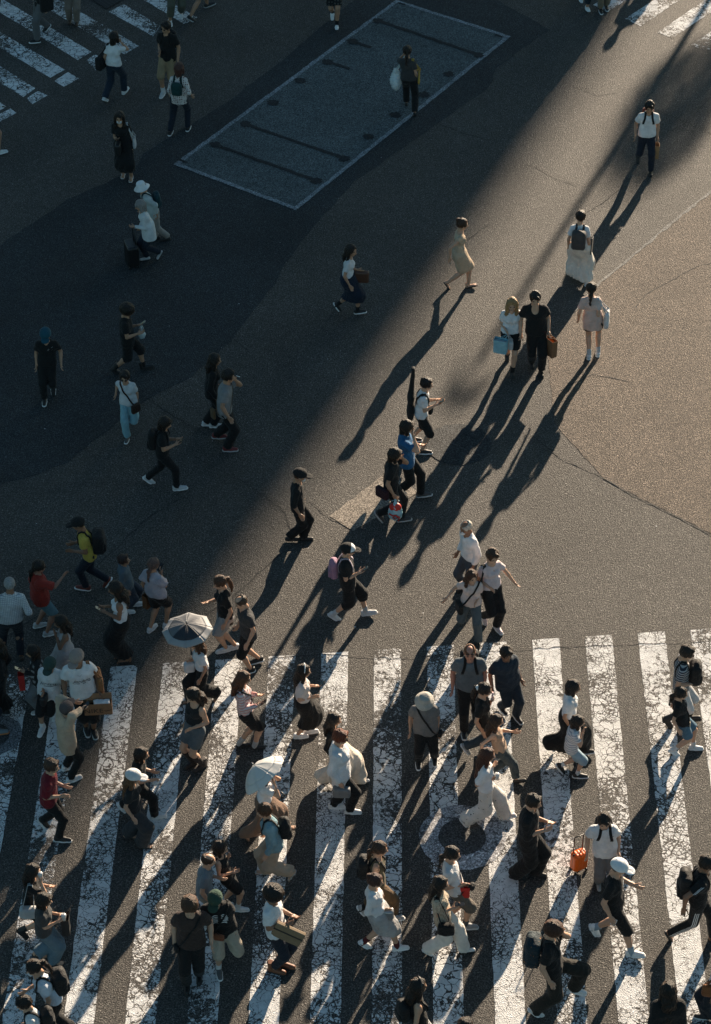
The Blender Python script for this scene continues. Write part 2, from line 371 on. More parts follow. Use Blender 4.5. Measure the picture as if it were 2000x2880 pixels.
# ------------------------------------------------------------------ what stands up-sun and throws the big shade
u = np.array([math.cos(R(SUN_AZ)), math.sin(R(SUN_AZ))]); nL = np.array([-u[1], u[0]])
edge = np.array([1.82, 41.55])
def boxv(x0, x1, y0, y1, z0, z1):
    V = [(x, y, z) for z in (z0, z1) for x, y in ((x0, y0), (x1, y0), (x1, y1), (x0, y1))]
    return V, [(0, 3, 2, 1), (4, 5, 6, 7), (0, 1, 5, 4), (1, 2, 6, 5), (2, 3, 7, 6), (3, 0, 4, 7)]
class MB:
    def __init__(s): s.V = []; s.F = []
    def box(s, *a):
        v, f = boxv(*a); n = len(s.V); s.V += v; s.F += [tuple(i + n for i in q) for q in f]
    def build(s, name, m, parent=None): return link(name, new_mesh(name, s.V, s.F, [m], smooth=False), parent)
def office(loc, ang, w, d, h, label, wallc):
    r_ = tag(empty('office_building', (*loc, 0)), label, 'building'); r_.rotation_euler = (0, 0, ang)
    b = MB(); b.box(0, w, 0, d, 0, h); b.build('wall', plain('facade', wallc, .7), r_)
    b = MB(); b.box(-.4, w + .4, -.4, d + .4, h, h + .8); b.build('parapet', plain('parapet', .3, .8), r_)
    gl = plain('window_glass', (.03, .05, .07), .15); me = None
    for fl in range(int(h / 4) - 1):
        b = MB(); b.box(1, w - 1, -.06, .0, 2 + fl * 4, 4.3 + fl * 4)
        if me is None: o = b.build('window_band', gl, r_); me = o.data; z0 = 0
        else: o = link('window_band', me, r_); o.location = (0, 0, fl * 4)
    return r_
E_ = edge + u * 165
# local x runs along nL (to the left of the sun line)
office(E_, math.atan2(nL[1], nL[0]), 150, 22, 82, 'tall office building far up the street that shades the crossing', (.28, .27, .26))
# street lamp whose shadow crosses the lit road
lt = np.array([1.88, 37.6]); lb = lt + u * (8.6 / math.tan(R(SUN_EL)))
lamp = tag(empty('street_lamp', (lb[0], lb[1], 0)), 'tall grey street lamp beyond the upper right crosswalk', 'street lamp')
def tube(pts, rads, n=12):
    V = []; F = []
    for i, p in enumerate(pts):
        a = np.array(pts[max(0, i - 1)]); b = np.array(pts[min(len(pts) - 1, i + 1)]); d = (b - a) / np.linalg.norm(b - a)
        up = np.array([1, 0, 0]) if abs(d[2]) > .7 else np.array([0, 0, 1.]); x = np.cross(d, up); x /= np.linalg.norm(x); y = np.cross(d, x)
        for j in range(n):
            t_ = 2 * math.pi * j / n; V.append(tuple(np.array(p) + rads[i] * (math.cos(t_) * x + math.sin(t_) * y)))
    for i in range(len(pts) - 1): F += [(i * n + j, i * n + (j + 1) % n, (i + 1) * n + (j + 1) % n, (i + 1) * n + j) for j in range(n)]
    F += [tuple(range(n))[::-1], tuple(range((len(pts) - 1) * n, len(pts) * n))]
    return V, F
mg = plain('lamp_metal', .18, .45, .5)
v, f = tube([(0, 0, 0), (0, 0, 4), (0, 0, 8.3)], [.10, .08, .07]); link('pole', new_mesh('pole', v, f, [mg]), lamp)
v, f = tube([(-.35, 0, 8.25), (-.2, 0, 8.5), (.2, 0, 8.6), (.45, 0, 8.45)], [.07, .11, .11, .08]); link('lamp_head', new_mesh('lamp_head', v, f, [mg]), lamp)
v, f = tube([(0, 0, 0), (0, 0, .5), (0, 0, .55)], [.2, .2, .14]); link('base', new_mesh('base', v, f, [mg]), lamp)
# tree beyond the frame: soft blotchy shade, upper right
tq = G(1535, 205); tb = np.array(tq[:2]) + u * (12.0 / math.tan(R(SUN_EL)))
tree = tag(empty('street_tree', (tb[0], tb[1], 0)), 'tall street tree with a loose crown beyond the upper right crosswalk', 'tree')
v, f = tube([(0, 0, 0), (.1, 0, 5), (0, .1, 9), (.05, 0, 12.2)], [.22, .17, .11, .05]); link('trunk', new_mesh('trunk', v, f, [plain('bark', (.08, .06, .045), .9)]), tree)
rr = random.Random(8); V = []; F = []
for i in range(1500):
    while True:
        q = np.array([rr.uniform(-1, 1) for _ in range(3)])
        if np.linalg.norm(q) < 1: break
    cl = math.sin(q[0] * 5 + 1) * math.sin(q[1] * 4) * math.sin(q[2] * 5)
    if cl < -.25: continue
    p = q * np.array([1.1, 1.1, 1.0]) + np.array([0, 0, 12.3]); n0 = len(V); a = np.array([rr.gauss(0, 1) for _ in range(3)]); a /= np.linalg.norm(a); b = np.cross(a, [rr.gauss(0, 1) for _ in range(3)]); b /= np.linalg.norm(b); s = rr.uniform(.08, .15)
    V += [tuple(p + a * s), tuple(p + b * s * .5), tuple(p - a * s), tuple(p - b * s * .5)]; F.append((n0, n0 + 1, n0 + 2, n0 + 3))
cr = link('crown', new_mesh('crown', V, F, [plain('leaf', (.05, .09, .03), .6)], smooth=False), tree)

# ================================================================== bodies and clothes as smooth implicit shapes, meshed by surface nets
def smin(a, b, k):
    h = np.clip(.5 + .5 * (b - a) / k, 0, 1); return b * (1 - h) + a * h - k * h * (1 - h)
def f_cap(a, b, ra, rb, sq=1.0, flat=False, cut_a=False):
    """tapered capsule, squashed along x (forward) by sq; flat = ends cut square"""
    a = np.array(a, float); b = np.array(b, float)
    sx = np.array([sq, 1, 1]); A = a / sx; B = b / sx; d = B - A; L2 = max(d @ d, 1e-9); dn = (b - a) / max(np.linalg.norm(b - a), 1e-9); ms = min(sq, 1)
    def f(x, y, z):
        X = x / sq - A[0]; Y = y - A[1]; Z = z - A[2]
        t = np.clip((X * d[0] + Y * d[1] + Z * d[2]) / L2, 0, 1)
        q = np.sqrt((X - t * d[0]) ** 2 + (Y - t * d[1]) ** 2 + (Z - t * d[2]) ** 2) - (ra + (rb - ra) * t)
        q = q * ms
        if flat: q = np.maximum(q, (x - b[0]) * dn[0] + (y - b[1]) * dn[1] + (z - b[2]) * dn[2])
        if cut_a: q = np.maximum(q, -((x - a[0]) * dn[0] + (y - a[1]) * dn[1] + (z - a[2]) * dn[2]))
        return q
    r = max(ra, rb) * max(1, sq)
    f.lo = np.minimum(a, b) - r; f.hi = np.maximum(a, b) + r; return f
def f_ell(c, r):
    c = np.array(c, float); r = np.array(r, float)
    def f(x, y, z):
        k0 = np.sqrt(((x - c[0]) / r[0]) ** 2 + ((y - c[1]) / r[1]) ** 2 + ((z - c[2]) / r[2]) ** 2)
        k1 = np.sqrt(((x - c[0]) / r[0] ** 2) ** 2 + ((y - c[1]) / r[1] ** 2) ** 2 + ((z - c[2]) / r[2] ** 2) ** 2)
        return k0 * (k0 - 1) / np.maximum(k1, 1e-6)
    f.lo = c - r; f.hi = c + r; return f
def f_box(c, h, r, M=None):
    c = np.array(c, float); h = np.array(h, float)
    Mi = np.array(M) if M is not None else np.eye(3)      # rows: local axes in parent space
    def f(x, y, z):
        X, Y, Z = x - c[0], y - c[1], z - c[2]
        q = [np.abs(Mi[i][0] * X + Mi[i][1] * Y + Mi[i][2] * Z) - (h[i] - r) for i in range(3)]
        o = np.sqrt(sum(np.maximum(v, 0) ** 2 for v in q)); return o + np.minimum(np.maximum(q[0], np.maximum(q[1], q[2])), 0) - r
    e = np.abs(Mi).T @ h; f.lo = c - e; f.hi = c + e; return f
class Field:
    def __init__(s): s.ops = []
    def add(s, f, k=.03): s.ops.append(('+', f, k)); return s
    def sub(s, f, k=.01): s.ops.append(('-', f, k)); return s
    def cut(s, f): s.ops.append(('&', f, 0)); return s
    def warp(s, f): s.ops.append(('~', f, 0)); return s
    def at(s, x, y, z):
        D = np.full(np.broadcast(x, y, z).shape, 1.0)
        for o, f, k in s.ops:
            if o == '+': D = smin(D, f(x, y, z), k)
            elif o == '-': D = -smin(-D, f(x, y, z), k)
            elif o == '&': D = np.maximum(D, f(x, y, z))
            else: D = D + f(x, y, z)
        return D
    def mesh(s, h, pad=.03):
        lo = np.min([f.lo for o, f, k in s.ops if o == '+'], axis=0) - pad; hi = np.max([f.hi for o, f, k in s.ops if o == '+'], axis=0) + pad
        n = np.ceil((hi - lo) / h).astype(int) + 1
        ax = [lo[i] + h * np.arange(n[i]) for i in range(3)]
        X, Y, Z = ax[0][:, None, None], ax[1][None, :, None], ax[2][None, None, :]
        D = np.full(n, 1.0)
        for o, f, k in s.ops:
            if o in '+-':
                m = k + .03 + h; a = np.clip(np.floor((f.lo - m - lo) / h).astype(int), 0, n); b = np.clip(np.ceil((f.hi + m - lo) / h).astype(int) + 1, 0, n)
                w = tuple(slice(a[i], b[i]) for i in range(3))
                if any(b <= a): continue
                d = f(X[w[0]], Y[:, w[1]], Z[:, :, w[2]])
                D[w] = smin(D[w], d, k) if o == '+' else -smin(-D[w], d, k)
            elif o == '&': D = np.maximum(D, f(X, Y, Z))
            else: D = D + f(X, Y, Z)
        D[0] = D[-1] = 1; D[:, 0] = D[:, -1] = 1; D[:, :, 0] = D[:, :, -1] = 1
        return nets(D, lo, h)
def nets(D, lo, h):
    Sg = D < 0; n = np.array(D.shape); cells = []; poss = []; quads = []; flips = []
    cn = n - 1
    for ax in range(3):
        sl0 = [slice(None)] * 3; sl1 = [slice(None)] * 3; sl0[ax] = slice(0, -1); sl1[ax] = slice(1, None)
        s0, s1 = Sg[tuple(sl0)], Sg[tuple(sl1)]
        idx = np.argwhere(s0 != s1)
        if len(idx) == 0: continue
        d0 = D[tuple(sl0)][tuple(idx.T)]; d1 = D[tuple(sl1)][tuple(idx.T)]; t = d0 / (d0 - d1)
        p = idx.astype(float); p[:, ax] += t
        o1, o2 = (ax + 1) % 3, (ax + 2) % 3; q = []
        for a, b in ((0, 0), (1, 0), (1, 1), (0, 1)):
            c = idx.copy(); c[:, o1] -= a; c[:, o2] -= b
            c = np.clip(c, 0, cn - 1); fl = (c[:, 0] * cn[1] + c[:, 1]) * cn[2] + c[:, 2]
            cells.append(fl); poss.append(p); q.append(fl)
        q = np.stack(q, 1); fl = s0[tuple(idx.T)]
        q[fl] = q[fl][:, ::-1]; quads.append(q)
    cells = np.concatenate(cells); poss = np.concatenate(poss); quads = np.concatenate(quads)
    uq, inv = np.unique(cells, return_inverse=True); cnt = np.bincount(inv)
    V = np.stack([np.bincount(inv, poss[:, i]) / cnt for i in range(3)], 1) * h + lo
    F = np.searchsorted(uq, quads)
    return V, F[:, ::-1]
def cat_mesh(parts):                          # [(V, F, matidx)]
    Vs, Fs, Ms, n = [], [], [], 0
    for V, F, m in parts:
        Vs.append(V); Fs.append(F + n); n += len(V); Ms.append(np.full(len(F), m) if np.isscalar(m) else m)
    return np.concatenate(Vs), np.concatenate(Fs), np.concatenate(Ms)
def rotz(a): c, s = math.cos(a), math.sin(a); return np.array([[c, -s, 0], [s, c, 0], [0, 0, 1]])
def roty(a): c, s = math.cos(a), math.sin(a); return np.array([[c, 0, s], [0, 1, 0], [-s, 0, c]])
def folds(seed, amp):
    r = random.Random(seed); p = [r.uniform(0, 6.3) for _ in range(8)]
    def f(x, y, z):
        w = np.sin(7 * x + p[0]) + .8 * np.sin(9 * y + p[1]); w2 = np.sin(11 * z + p[2])
        d = np.sin(4 * x + 5 * y + 3 * z + p[6])
        a = np.sin(17 * z + 3.2 * w + 22 * (y * np.sin(p[6]) + x * np.cos(p[6])) + p[3]) * np.sin(19 * x + 17 * y + 2.6 * w2 + p[4])
        b = np.sin(29 * z + 3.9 * w + 33 * x + p[5]) * np.sin(37 * y - 24 * x + 3 * w2 + 3 * d + p[7])
        return amp * (a + .5 * b) * (.55 + .45 * d)
    return f
# ------------------------------------------------------------------ head, hands, hair, hats, shoes: made once, shared
def make_head():
    F = Field()
    F.add(f_ell((-.012, 0, .022), (.094, .075, .092)), .02)
    F.add(f_cap((.020, 0, -.045), (.042, 0, -.078), .055, .030), .035)
    F.add(f_cap((.045, -.026, -.02), (.045, .026, -.02), .038, .038), .02)
    F.add(f_cap((.080, 0, .012), (.100, 0, -.026), .008, .014), .014)
    F.add(f_cap((-.02, 0, -.05), (-.035, 0, -.13), .050, .050), .03)
    for s in (-1, 1):
        F.add(f_ell((-.005, s * .079, -.008), (.020, .010, .032)), .006)
        F.sub(f_ell((.088, s * .033, .012), (.018, .020, .012)), .012)
        F.add(f_cap((.078, s * .012, .030), (.070, s * .045, .032), .008, .006), .012)
    F.add(f_ell((.078, 0, -.052), (.014, .024, .007)), .008)
    V, Q = F.mesh(.0105); parts = [(V, Q, 0)]
    c = V[Q].mean(1); m = np.zeros(len(Q), int)
    m[(c[:, 0] > .074) & (np.abs(c[:, 1]) < .024) & (np.abs(c[:, 2] + .054) < .0075)] = 2
    parts = [(V, Q, m)]
    for s in (-1, 1):
        e = Field(); e.add(f_ell((.070, s * .033, .010), (.012, .015, .008)), .004); v, q = e.mesh(.006, .01); parts.append((v, q, 1))
    for s in (-1, 1):
        e = Field(); e.add(f_cap((.083, s * .016, .034), (.072, s * .048, .034), .005, .004), .004); v, q = e.mesh(.006, .01); parts.append((v, q, 1))
    return cat_mesh(parts)
HEAD = make_head()
def make_hand(kind):
    """wrist at origin, fingers along +x, palm faces -z, thumb on +y"""
    F = Field(); F.add(f_cap((-.02, 0, 0), (.01, 0, 0), .026, .026, 1), .01)
    F.add(f_box((.048, 0, 0), (.045, .040, .014), .012), .02)
    curl = {'relax': .55, 'grip': 1.25, 'open': .12}[kind]
    L = [.070, .078, .073, .058]
    for i in range(4):
        y = .030 - i * .020; a = np.array([.085, y, 0]); ang = curl * .5
        for j, fr in enumerate((.45, .32, .23)):
            b = a + L[i] * fr * np.array([math.cos(ang), 0, -math.sin(ang)]); F.add(f_cap(a, b, .0100 - j * .001, .0092 - j * .001), .004); a = b; ang += curl * .75
    a = np.array([.015, .032, -.004]); b = a + np.array([.032, .026, -.012]); c = b + np.array([.032, .006 - .02 * (curl > 1), -.010 - .02 * curl]); F.add(f_cap(a, b, .014, .011), .012); F.add(f_cap(b, c, .0105, .009), .005)
    V, Q = F.mesh(.0085, .02); return V, Q
HANDS = {k: make_hand(k) for k in ('relax', 'grip', 'open')}
def make_foot():
    F = Field(); F.add(f_cap((-.03, 0, .045), (-.03, 0, .10), .038, .034), .03); F.add(f_cap((-.02, 0, .035), (.10, 0, .022), .035, .026), .03)
    F.add(f_box((.11, 0, .020), (.05, .042, .016), .014), .02)
    for i in range(5): F.add(f_cap((.13, .032 - i * .017, .016), (.175 - .008 * i, .034 - i * .018, .012), .012 - .001 * i, .010 - .0008 * i), .006)
    F.cut(lambda x, y, z: .004 - z + 0 * x); return F.mesh(.011, .02)
FOOT = make_foot()
def strand_noise(amp, f=1.0):
    def g(x, y, z):
        th = np.arctan2(y, -x + .05); return amp * (np.sin(26 * f * th + 14 * z + 2 * np.sin(30 * z)) * .6 + np.sin(43 * f * th - 22 * z + 3 * np.sin(17 * z + th)) * .4)
    return g
def make_hair(st):
    """head frame: x forward, origin in the skull's middle"""
    F = Field(); fr = .050
    thin = st in ('buzz', 'balding')
    F.add(f_ell((-.020, 0, .034), ((.100, .084, .097) if thin else (.108, .092, .103))), .02)
    if st == 'balding': F.sub(f_ell((.02, 0, .13), (.10, .070, .06)), .01)
    # face opening
    cx = .118 if st in ('short', 'curly', 'afro', 'buzz', 'balding', 'pony', 'bun', 'quiff') else .112
    F.sub(f_ell((cx, 0, -.020 if st != 'fringe' else -.040), (.092, .072, .100)), .012)
    F.sub(f_cap((.055, 0, -.10), (.02, 0, -.16), .068, .075), .01)
    if st in ('short', 'buzz', 'balding', 'pony', 'bun', 'quiff'): F.sub(f_ell((.01, 0, -.085), (.12, .12, .045)), .01)
    if st == 'short' or st == 'quiff':
        F.add(f_cap((.058, -.035, .094), (.062, .035, .094), .028, .028), .02); F.add(f_ell((-.03, 0, .06), (.088, .085, .088)), .02)
    if st == 'quiff': F.add(f_cap((.05, -.03, .115), (.0, .02, .135), .03, .03), .03)
    if st in ('bob', 'fringe'):
        F.add(f_cap((-.045, 0, .0), (-.052, 0, -.105), .085, .070), .03)
        for s in (-1, 1): F.add(f_cap((-.005, s * .072, .02), (.012, s * .078, -.10), .030, .024), .02)
        if st == 'fringe': F.add(f_cap((.076, -.04, .052), (.076, .04, .052), .022, .022), .015)
    if st in ('long', 'longwave', 'xlong'):
        e = {'long': -.30, 'longwave': -.33, 'xlong': -.46}[st]
        F.add(f_cap((-.055, 0, .0), (-.085, 0, -.16), .080, .085, .8), .03); F.add(f_cap((-.085, 0, -.16), (-.095, 0, e), .085, .050, .65), .03)
        for s in (-1, 1): F.add(f_cap((-.01, s * .074, .02), (-.015, s * .088, -.20), .032, .028), .02)
    if st == 'front':                          # long hair falling over the shoulders in front
        F.add(f_cap((-.055, 0, .0), (-.085, 0, -.16), .080, .085, .8), .03)
        for s in (-1, 1): F.add(f_cap((.0, s * .076, .02), (.055, s * .088, -.17), .034, .034), .02); F.add(f_cap((.055, s * .088, -.17), (.075, s * .080, -.31), .034, .02), .02)
    if st == 'pony':
        F.add(f_cap((-.105, 0, .035), (-.14, 0, .02), .030, .034), .015); F.add(f_cap((-.14, 0, .02), (-.155, 0, -.12), .036, .036), .02); F.add(f_cap((-.155, 0, -.12), (-.135, 0, -.27), .034, .016), .02)
    if st == 'lowpony':
        F.sub(f_ell((.03, 0, -.085), (.10, .12, .045)), .01)
        F.add(f_cap((-.095, 0, -.03), (-.13, 0, -.07), .032, .034), .02); F.add(f_cap((-.13, 0, -.07), (-.135, 0, -.26), .036, .018), .02)
    if st == 'bun': F.add(f_ell((-.105, 0, .085), (.045, .045, .045)), .01)
    if st in ('curly', 'afro'):
        k = .018 if st == 'curly' else .032
        F.add(f_ell((-.025, 0, .05), (.112 + k, .096 + k, .100 + k)), .02); F.sub(f_ell((.125, 0, -.04), (.085, .066, .085)), .012); F.sub(f_cap((.055, 0, -.10), (.02, 0, -.16), .068, .075), .01)
        F.warp(lambda x, y, z: .009 * np.sin(85 * x + 2 * np.sin(60 * z)) * np.sin(80 * y + 2 * np.sin(70 * x)) * np.sin(78 * z + 1))
    elif st == 'hood': pass
    else:
        if not thin: F.warp(lambda x, y, z: .008 * np.sin(31 * x + 2 * np.sin(23 * z)) * np.sin(36 * y + 1.5 * np.sin(19 * x + 25 * z)))
        F.warp(strand_noise(.0028 if thin else .0062))
    return F.mesh(.0115, .03)
HAIRC = {}
def hair_mesh(st):
    if st not in HAIRC:
        V, Q = make_hair(st); HAIRC[st] = new_mesh('hair_' + st, V, Q, [None])
    return HAIRC[st]
def make_cap():
    F = Field(); F.add(f_ell((-.012, 0, .050), (.124, .106, .100)), .01); F.cut(lambda x, y, z: .034 - z + .10 * (x + .01) * 0 + 0 * y)
    V, Q = F.mesh(.012)
    B = Field(); B.add(f_ell((.125, 0, .040), (.085, .078, .010)), .004); B.cut(lambda x, y, z: .07 - x + 0 * y); v, q = B.mesh(.010)
    m = np.zeros(len(Q), int); c = V[Q].mean(1); m[(c[:, 0] > .035) & (c[:, 2] > .06)] = 1
    return V, Q, m, v, q
CV, CQ, CM, BV, BQ = make_cap()
CAP = new_mesh('cap', CV, CQ, [None, None], CM); BRIM = new_mesh('cap_brim', BV, BQ, [None])
def make_bucket(w=.172):
    V = []; F = []; n = 32
    prof = [(0, .142), (.05, .140), (.080, .134), (.090, .116), (.099, .070), (.106, .042), (.134, .022), (w, -.012), (w - .004, -.018), (.126, .010), (.098, .030)]
    for r, z in prof:
        for i in range(n):
            a = 2 * math.pi * i / n; V.append((r * 1.08 * math.cos(a) - .012, r * math.sin(a) * (1 if r < .12 else .96), z + (.006 * math.sin(3 * a) if r > .12 else 0)))
    for j in range(len(prof) - 1): F += [(j * n + i, j * n + (i + 1) % n, (j + 1) * n + (i + 1) % n, (j + 1) * n + i) for i in range(n)]
    me = new_mesh('bucket_hat', np.array(V), np.array(F)[:, ::-1], [None]); return me
BUCKET = make_bucket()
def make_shoe(kind):
    F = Field()
    if kind == 'sneaker':
        F.add(f_cap((-.035, 0, .055), (-.035, 0, .085), .043, .042), .02); F.add(f_cap((-.03, 0, .048), (.07, 0, .045), .044, .040), .03); F.add(f_cap((.07, 0, .045), (.165, 0, .036), .044, .036), .02)
        F.cut(lambda x, y, z: .026 - z + 0 * x); F.cut(lambda x, y, z: z - .105 + 0 * x)
        Sx = Field(); Sx.add(f_cap((-.045, 0, .018), (.03, 0, .018), .048, .045), .01); Sx.add(f_cap((.06, 0, .018), (.165, 0, .018), .052, .044), .03); Sx.cut(lambda x, y, z: -z + .002 + 0 * x); Sx.cut(lambda x, y, z: z - .032 + 0 * x)
    elif kind == 'boot':
        F.add(f_cap((-.03, 0, .06), (-.035, 0, .20), .046, .052, 1, True), .02); F.add(f_cap((-.03, 0, .05), (.16, 0, .040), .046, .040), .03); F.cut(lambda x, y, z: .022 - z + 0 * x)
        Sx = Field(); Sx.add(f_cap((-.045, 0, .014), (.165, 0, .014), .048, .046), .01); Sx.cut(lambda x, y, z: -z + .002 + 0 * x); Sx.cut(lambda x, y, z: z - .028 + 0 * x)
    elif kind == 'flat':
        F.add(f_cap((-.035, 0, .035), (.155, 0, .030), .040, .034), .03); F.cut(lambda x, y, z: .014 - z + 0 * x)
        Sx = Field(); Sx.add(f_cap((-.04, 0, .01), (.158, 0, .01), .043, .038), .01); Sx.cut(lambda x, y, z: -z + .002 + 0 * x); Sx.cut(lambda x, y, z: z - .016 + 0 * x)
    else:                                     # sandal: straps over a bare foot
        F.add(f_cap((.10, -.045, .018), (.085, 0, .052), .011, .011), .01); F.add(f_cap((.10, .045, .018), (.085, 0, .052), .011, .011), .01); F.add(f_cap((-.03, -.042, .06), (-.03, .042, .06), .010, .010), .01); F.add(f_cap((-.03, -.042, .06), (-.01, -.045, .012), .008, .008), .01); F.add(f_cap((-.03, .042, .06), (-.01, .045, .012), .008, .008), .01)
        F.add(f_cap((-.03, 0, .010), (.15, 0, .010), .046, .048), .01); F.cut(lambda x, y, z: .003 - z + 0 * x); F.sub(f_cap((-.03, 0, .050), (.15, 0, .045), .034, .036), .004)
        Sx = Field(); Sx.add(f_cap((-.04, 0, .01), (.155, 0, .01), .046, .048), .01); Sx.cut(lambda x, y, z: -z + .002 + 0 * x); Sx.cut(lambda x, y, z: z - .018 + 0 * x)
    v, q = F.mesh(.0125, .02); V, Q = Sx.mesh(.0125, .02)
    return new_mesh('shoe_' + kind, v, q, [None]), new_mesh('sole_' + kind, V, Q, [None])
SHOES = {}
def shoe(kind):
    if kind not in SHOES: SHOES[kind] = make_shoe(kind)
    return SHOES[kind]
# mask, glasses
def mk(fn, h, name): F = Field(); fn(F); V, Q = F.mesh(h, .02); return new_mesh(name, V, Q, [None])
MASK = mk(lambda F: (F.add(f_ell((.072, 0, -.045), (.036, .056, .042)), .01), F.add(f_cap((.05, -.05, -.03), (.0, -.082, -.005), .004, .004), .01), F.add(f_cap((.05, .05, -.03), (.0, .082, -.005), .004, .004), .01)), .009, 'face_mask')
GLASS = mk(lambda F: (F.add(f_ell((.094, .032, .010), (.007, .028, .017)), .004), F.add(f_ell((.094, -.032, .010), (.007, .028, .017)), .004), F.add(f_cap((.092, .05, .014), (.0, .082, .012), .005, .005), .004), F.add(f_cap((.092, -.05, .014), (.0, -.082, .012), .005, .005), .004)), .007, 'glasses')

SK = (.40, .225, .140); SKT = (.24, .125, .075); SKF = (.50, .30, .20)
BLK = .013; WHT = .70; NAVY = (.015, .020, .031); BEI = (.40, .32, .22); GRY = .17; DGR = .055; DEN = (.13, .22, .28); LDEN = (.26, .38, .42)
HB = (.010, .008, .007); HBR = (.045, .022, .013)
ARM = {'h': (.05, .07, -.50), 'f': (.20, .02, -.45), 'b': (-.22, .05, -.43), 'p': (.25, -.08, -.19), 'c': (.19, -.05, -.30), 'u': (.17, -.06, .10), 'r': (.45, -.02, .02), 'o': (.08, .34, -.34),
       'g': (.10, .10, -.44), 'w': (.12, -.08, -.24), 'k': (-.08, .12, -.34), 'q': (.17, -.10, -.03), 'x': (.26, -.03, -.24)}
PEOPLE = []
def ik(a, t, l1, l2, pole):
    a = np.array(a, float); t = np.array(t, float); d = t - a; L = np.linalg.norm(d); mx = (l1 + l2) * .997
    if L > mx: t = a + d / L * mx; d = t - a; L = mx
    n = d / L; x = (l1 * l1 - l2 * l2 + L * L) / (2 * L); hgt = math.sqrt(max(l1 * l1 - x * x, 1e-6))
    p = np.array(pole, float); p = p - n * (p @ n); p /= max(np.linalg.norm(p), 1e-6)
    return a + n * x + p * hgt, t
def P(label, head, fa, fb, face, sex='f', arms='hh', top=('tee', WHT), bot=('pants', BLK), shoes=('sneaker', WHT), hair=('short', HB), skin_=SK, turn=0, nod=14, lean=0.0, hat=None, mask=None, glasses=None,
      socks=None, H=None, group=None, items=(), wide=1.0, twist=0, Y=None, hands=('relax', 'relax'), cat='person'):
    fz = R(face); up = lambda v: v[2] if len(v) > 2 else 0.0
    A = G(fa[0], fa[1], up(fa)); B = G(fb[0], fb[1], up(fb)); F_ = np.array([math.cos(fz), math.sin(fz), 0]); L_ = np.array([-F_[1], F_[0], 0])
    if (A - B) @ L_ < 0: A, B = B, A                     # A is the left foot
    mid = (A + B) / 2; mid[2] = 0
    hx, hz = height_at(head, mid[1] + lean * F_[1])
    auto = hz; stride = abs((A - B) @ F_)
    hh = H if H else float(np.clip(auto * 1.005 + .02 * stride, 1.2, 1.86))
    ztop = min(auto, hh); s = hh / 1.72; wq = s * wide; fem = sex == 'f'
    Rm = rotz(-fz)
    root0 = mid.copy(); sd = 1.0
    def loc(p): return Rm @ (np.array(p) - root0)
    a, b = loc(A), loc(B)
    hd = loc((hx, mid[1], ztop)); hd[0] = np.clip(hd[0], -.25, .5) if abs(F_[0]) > .5 else lean
    hd[1] = np.clip(hd[1], -.15, .15) if abs(F_[0]) <= .8 else 0.5 * np.clip(hd[1], -.1, .1)
    front = a if a[0] > b[0] else b; rear = b if front is a else a
    ank = {}; pit = {}
    for p_, q in ((a, 'L'), (b, 'R')):
        lift = p_[2]; isrear = (p_ is rear) and (front[0] - rear[0]) > .30
        th = 0.0
        if isrear: th = R(38) if lift < .02 else R(58)
        elif p_ is front and (front[0] - rear[0]) > .45: th = R(-12)
        if p_[0] - (rear if p_ is front else front)[0] > -.3 and lift > .05 and not isrear: th = R(20)
        pit[q] = th; o = np.array([-.085 * math.cos(th), 0, .085 * math.sin(th)]) if th >= 0 else np.array([-.085, 0, 0])
        org = p_ + o * 1.0; org[2] = max(org[2], lift * 1.0)
        if th < 0: org[2] += .0
        ank[q] = (org, org + np.array([.085 * math.sin(th) * .6, 0, .085 * math.cos(th)]))
    hipw = (.088 if fem else .084) * s
    cx = .5 * (a[0] + b[0]) - .05 + .35 * np.clip(hd[0], -.2, .3); cy = .5 * (a[1] + b[1]) + .4 * hd[1]
    leg = .245 * hh; hz_ = .505 * hh
    for _ in range(30):
        ok = True
        for q, sg in (('L', 1), ('R', -1)):
            hp = np.array([cx, cy + sg * hipw, hz_ - .02 * s])
            if np.linalg.norm(hp - ank[q][1]) > 2 * leg * .992: ok = False
        if ok: break
        hz_ -= .012
    hip = np.array([cx, cy, hz_]); hc = np.array([hd[0] * .9 + .1 * cx, hd[1], ztop - .135 * s ** .5])
    nb = np.array([hc[0] - .05 * s, hc[1] * .9, max(ztop - .30 * s, hz_ + .36 * s)])       # base of the neck
    hc[2] = max(hc[2], nb[2] + .17 * s)
    sz = nb[2] - .072 * s; spine = lambda t_: hip + (nb - hip) * t_ + np.array([-.01 * math.sin(t_ * 3.1), 0, 0])
    tw = R(twist); shw = (.150 if fem else .165) * s * wide ** .5; 
    sh = {}
    for q, sg in (('L', 1), ('R', -1)):
        v = rotz(tw) @ np.array([0, sg * shw, 0]); sh[q] = np.array([nb[0] - .01 + v[0], nb[1] + v[1], sz])
    D = dict(hip=hip, nb=nb, hc=hc, sh=sh, s=s, fz=fz, root=root0, label=label)
    # legs
    knee = {}
    for q, sg in (('L', 1), ('R', -1)):
        hp = np.array([cx, cy + sg * hipw, hz_ - .02 * s]); kn, an = ik(hp, ank[q][1], leg, leg, (1, .06 * sg, .15)); knee[q] = (hp, kn, an)
    # arms
    ua, fo = .165 * hh, .150 * hh; elb = {}
    for q, sg, code in (('L', 1, arms[0]), ('R', -1, arms[1])):
        t_ = ARM[code] if isinstance(code, str) else code
        tgt = sh[q] + np.array([t_[0], sg * t_[1], t_[2]]) * s
        pole = (-1, sg * .35, -.35) if (isinstance(code, tuple) or code not in 'uq') else (-.2, sg * .6, -1)
        e, w = ik(sh[q], tgt, ua, fo, pole); elb[q] = (e, w)
    D['wrist'] = {q: elb[q][1] for q in 'LR'}; D['elb'] = elb
    fr = .88 if fem else 1.0
    # ---------------- body
    r = lambda v: v * s * fr
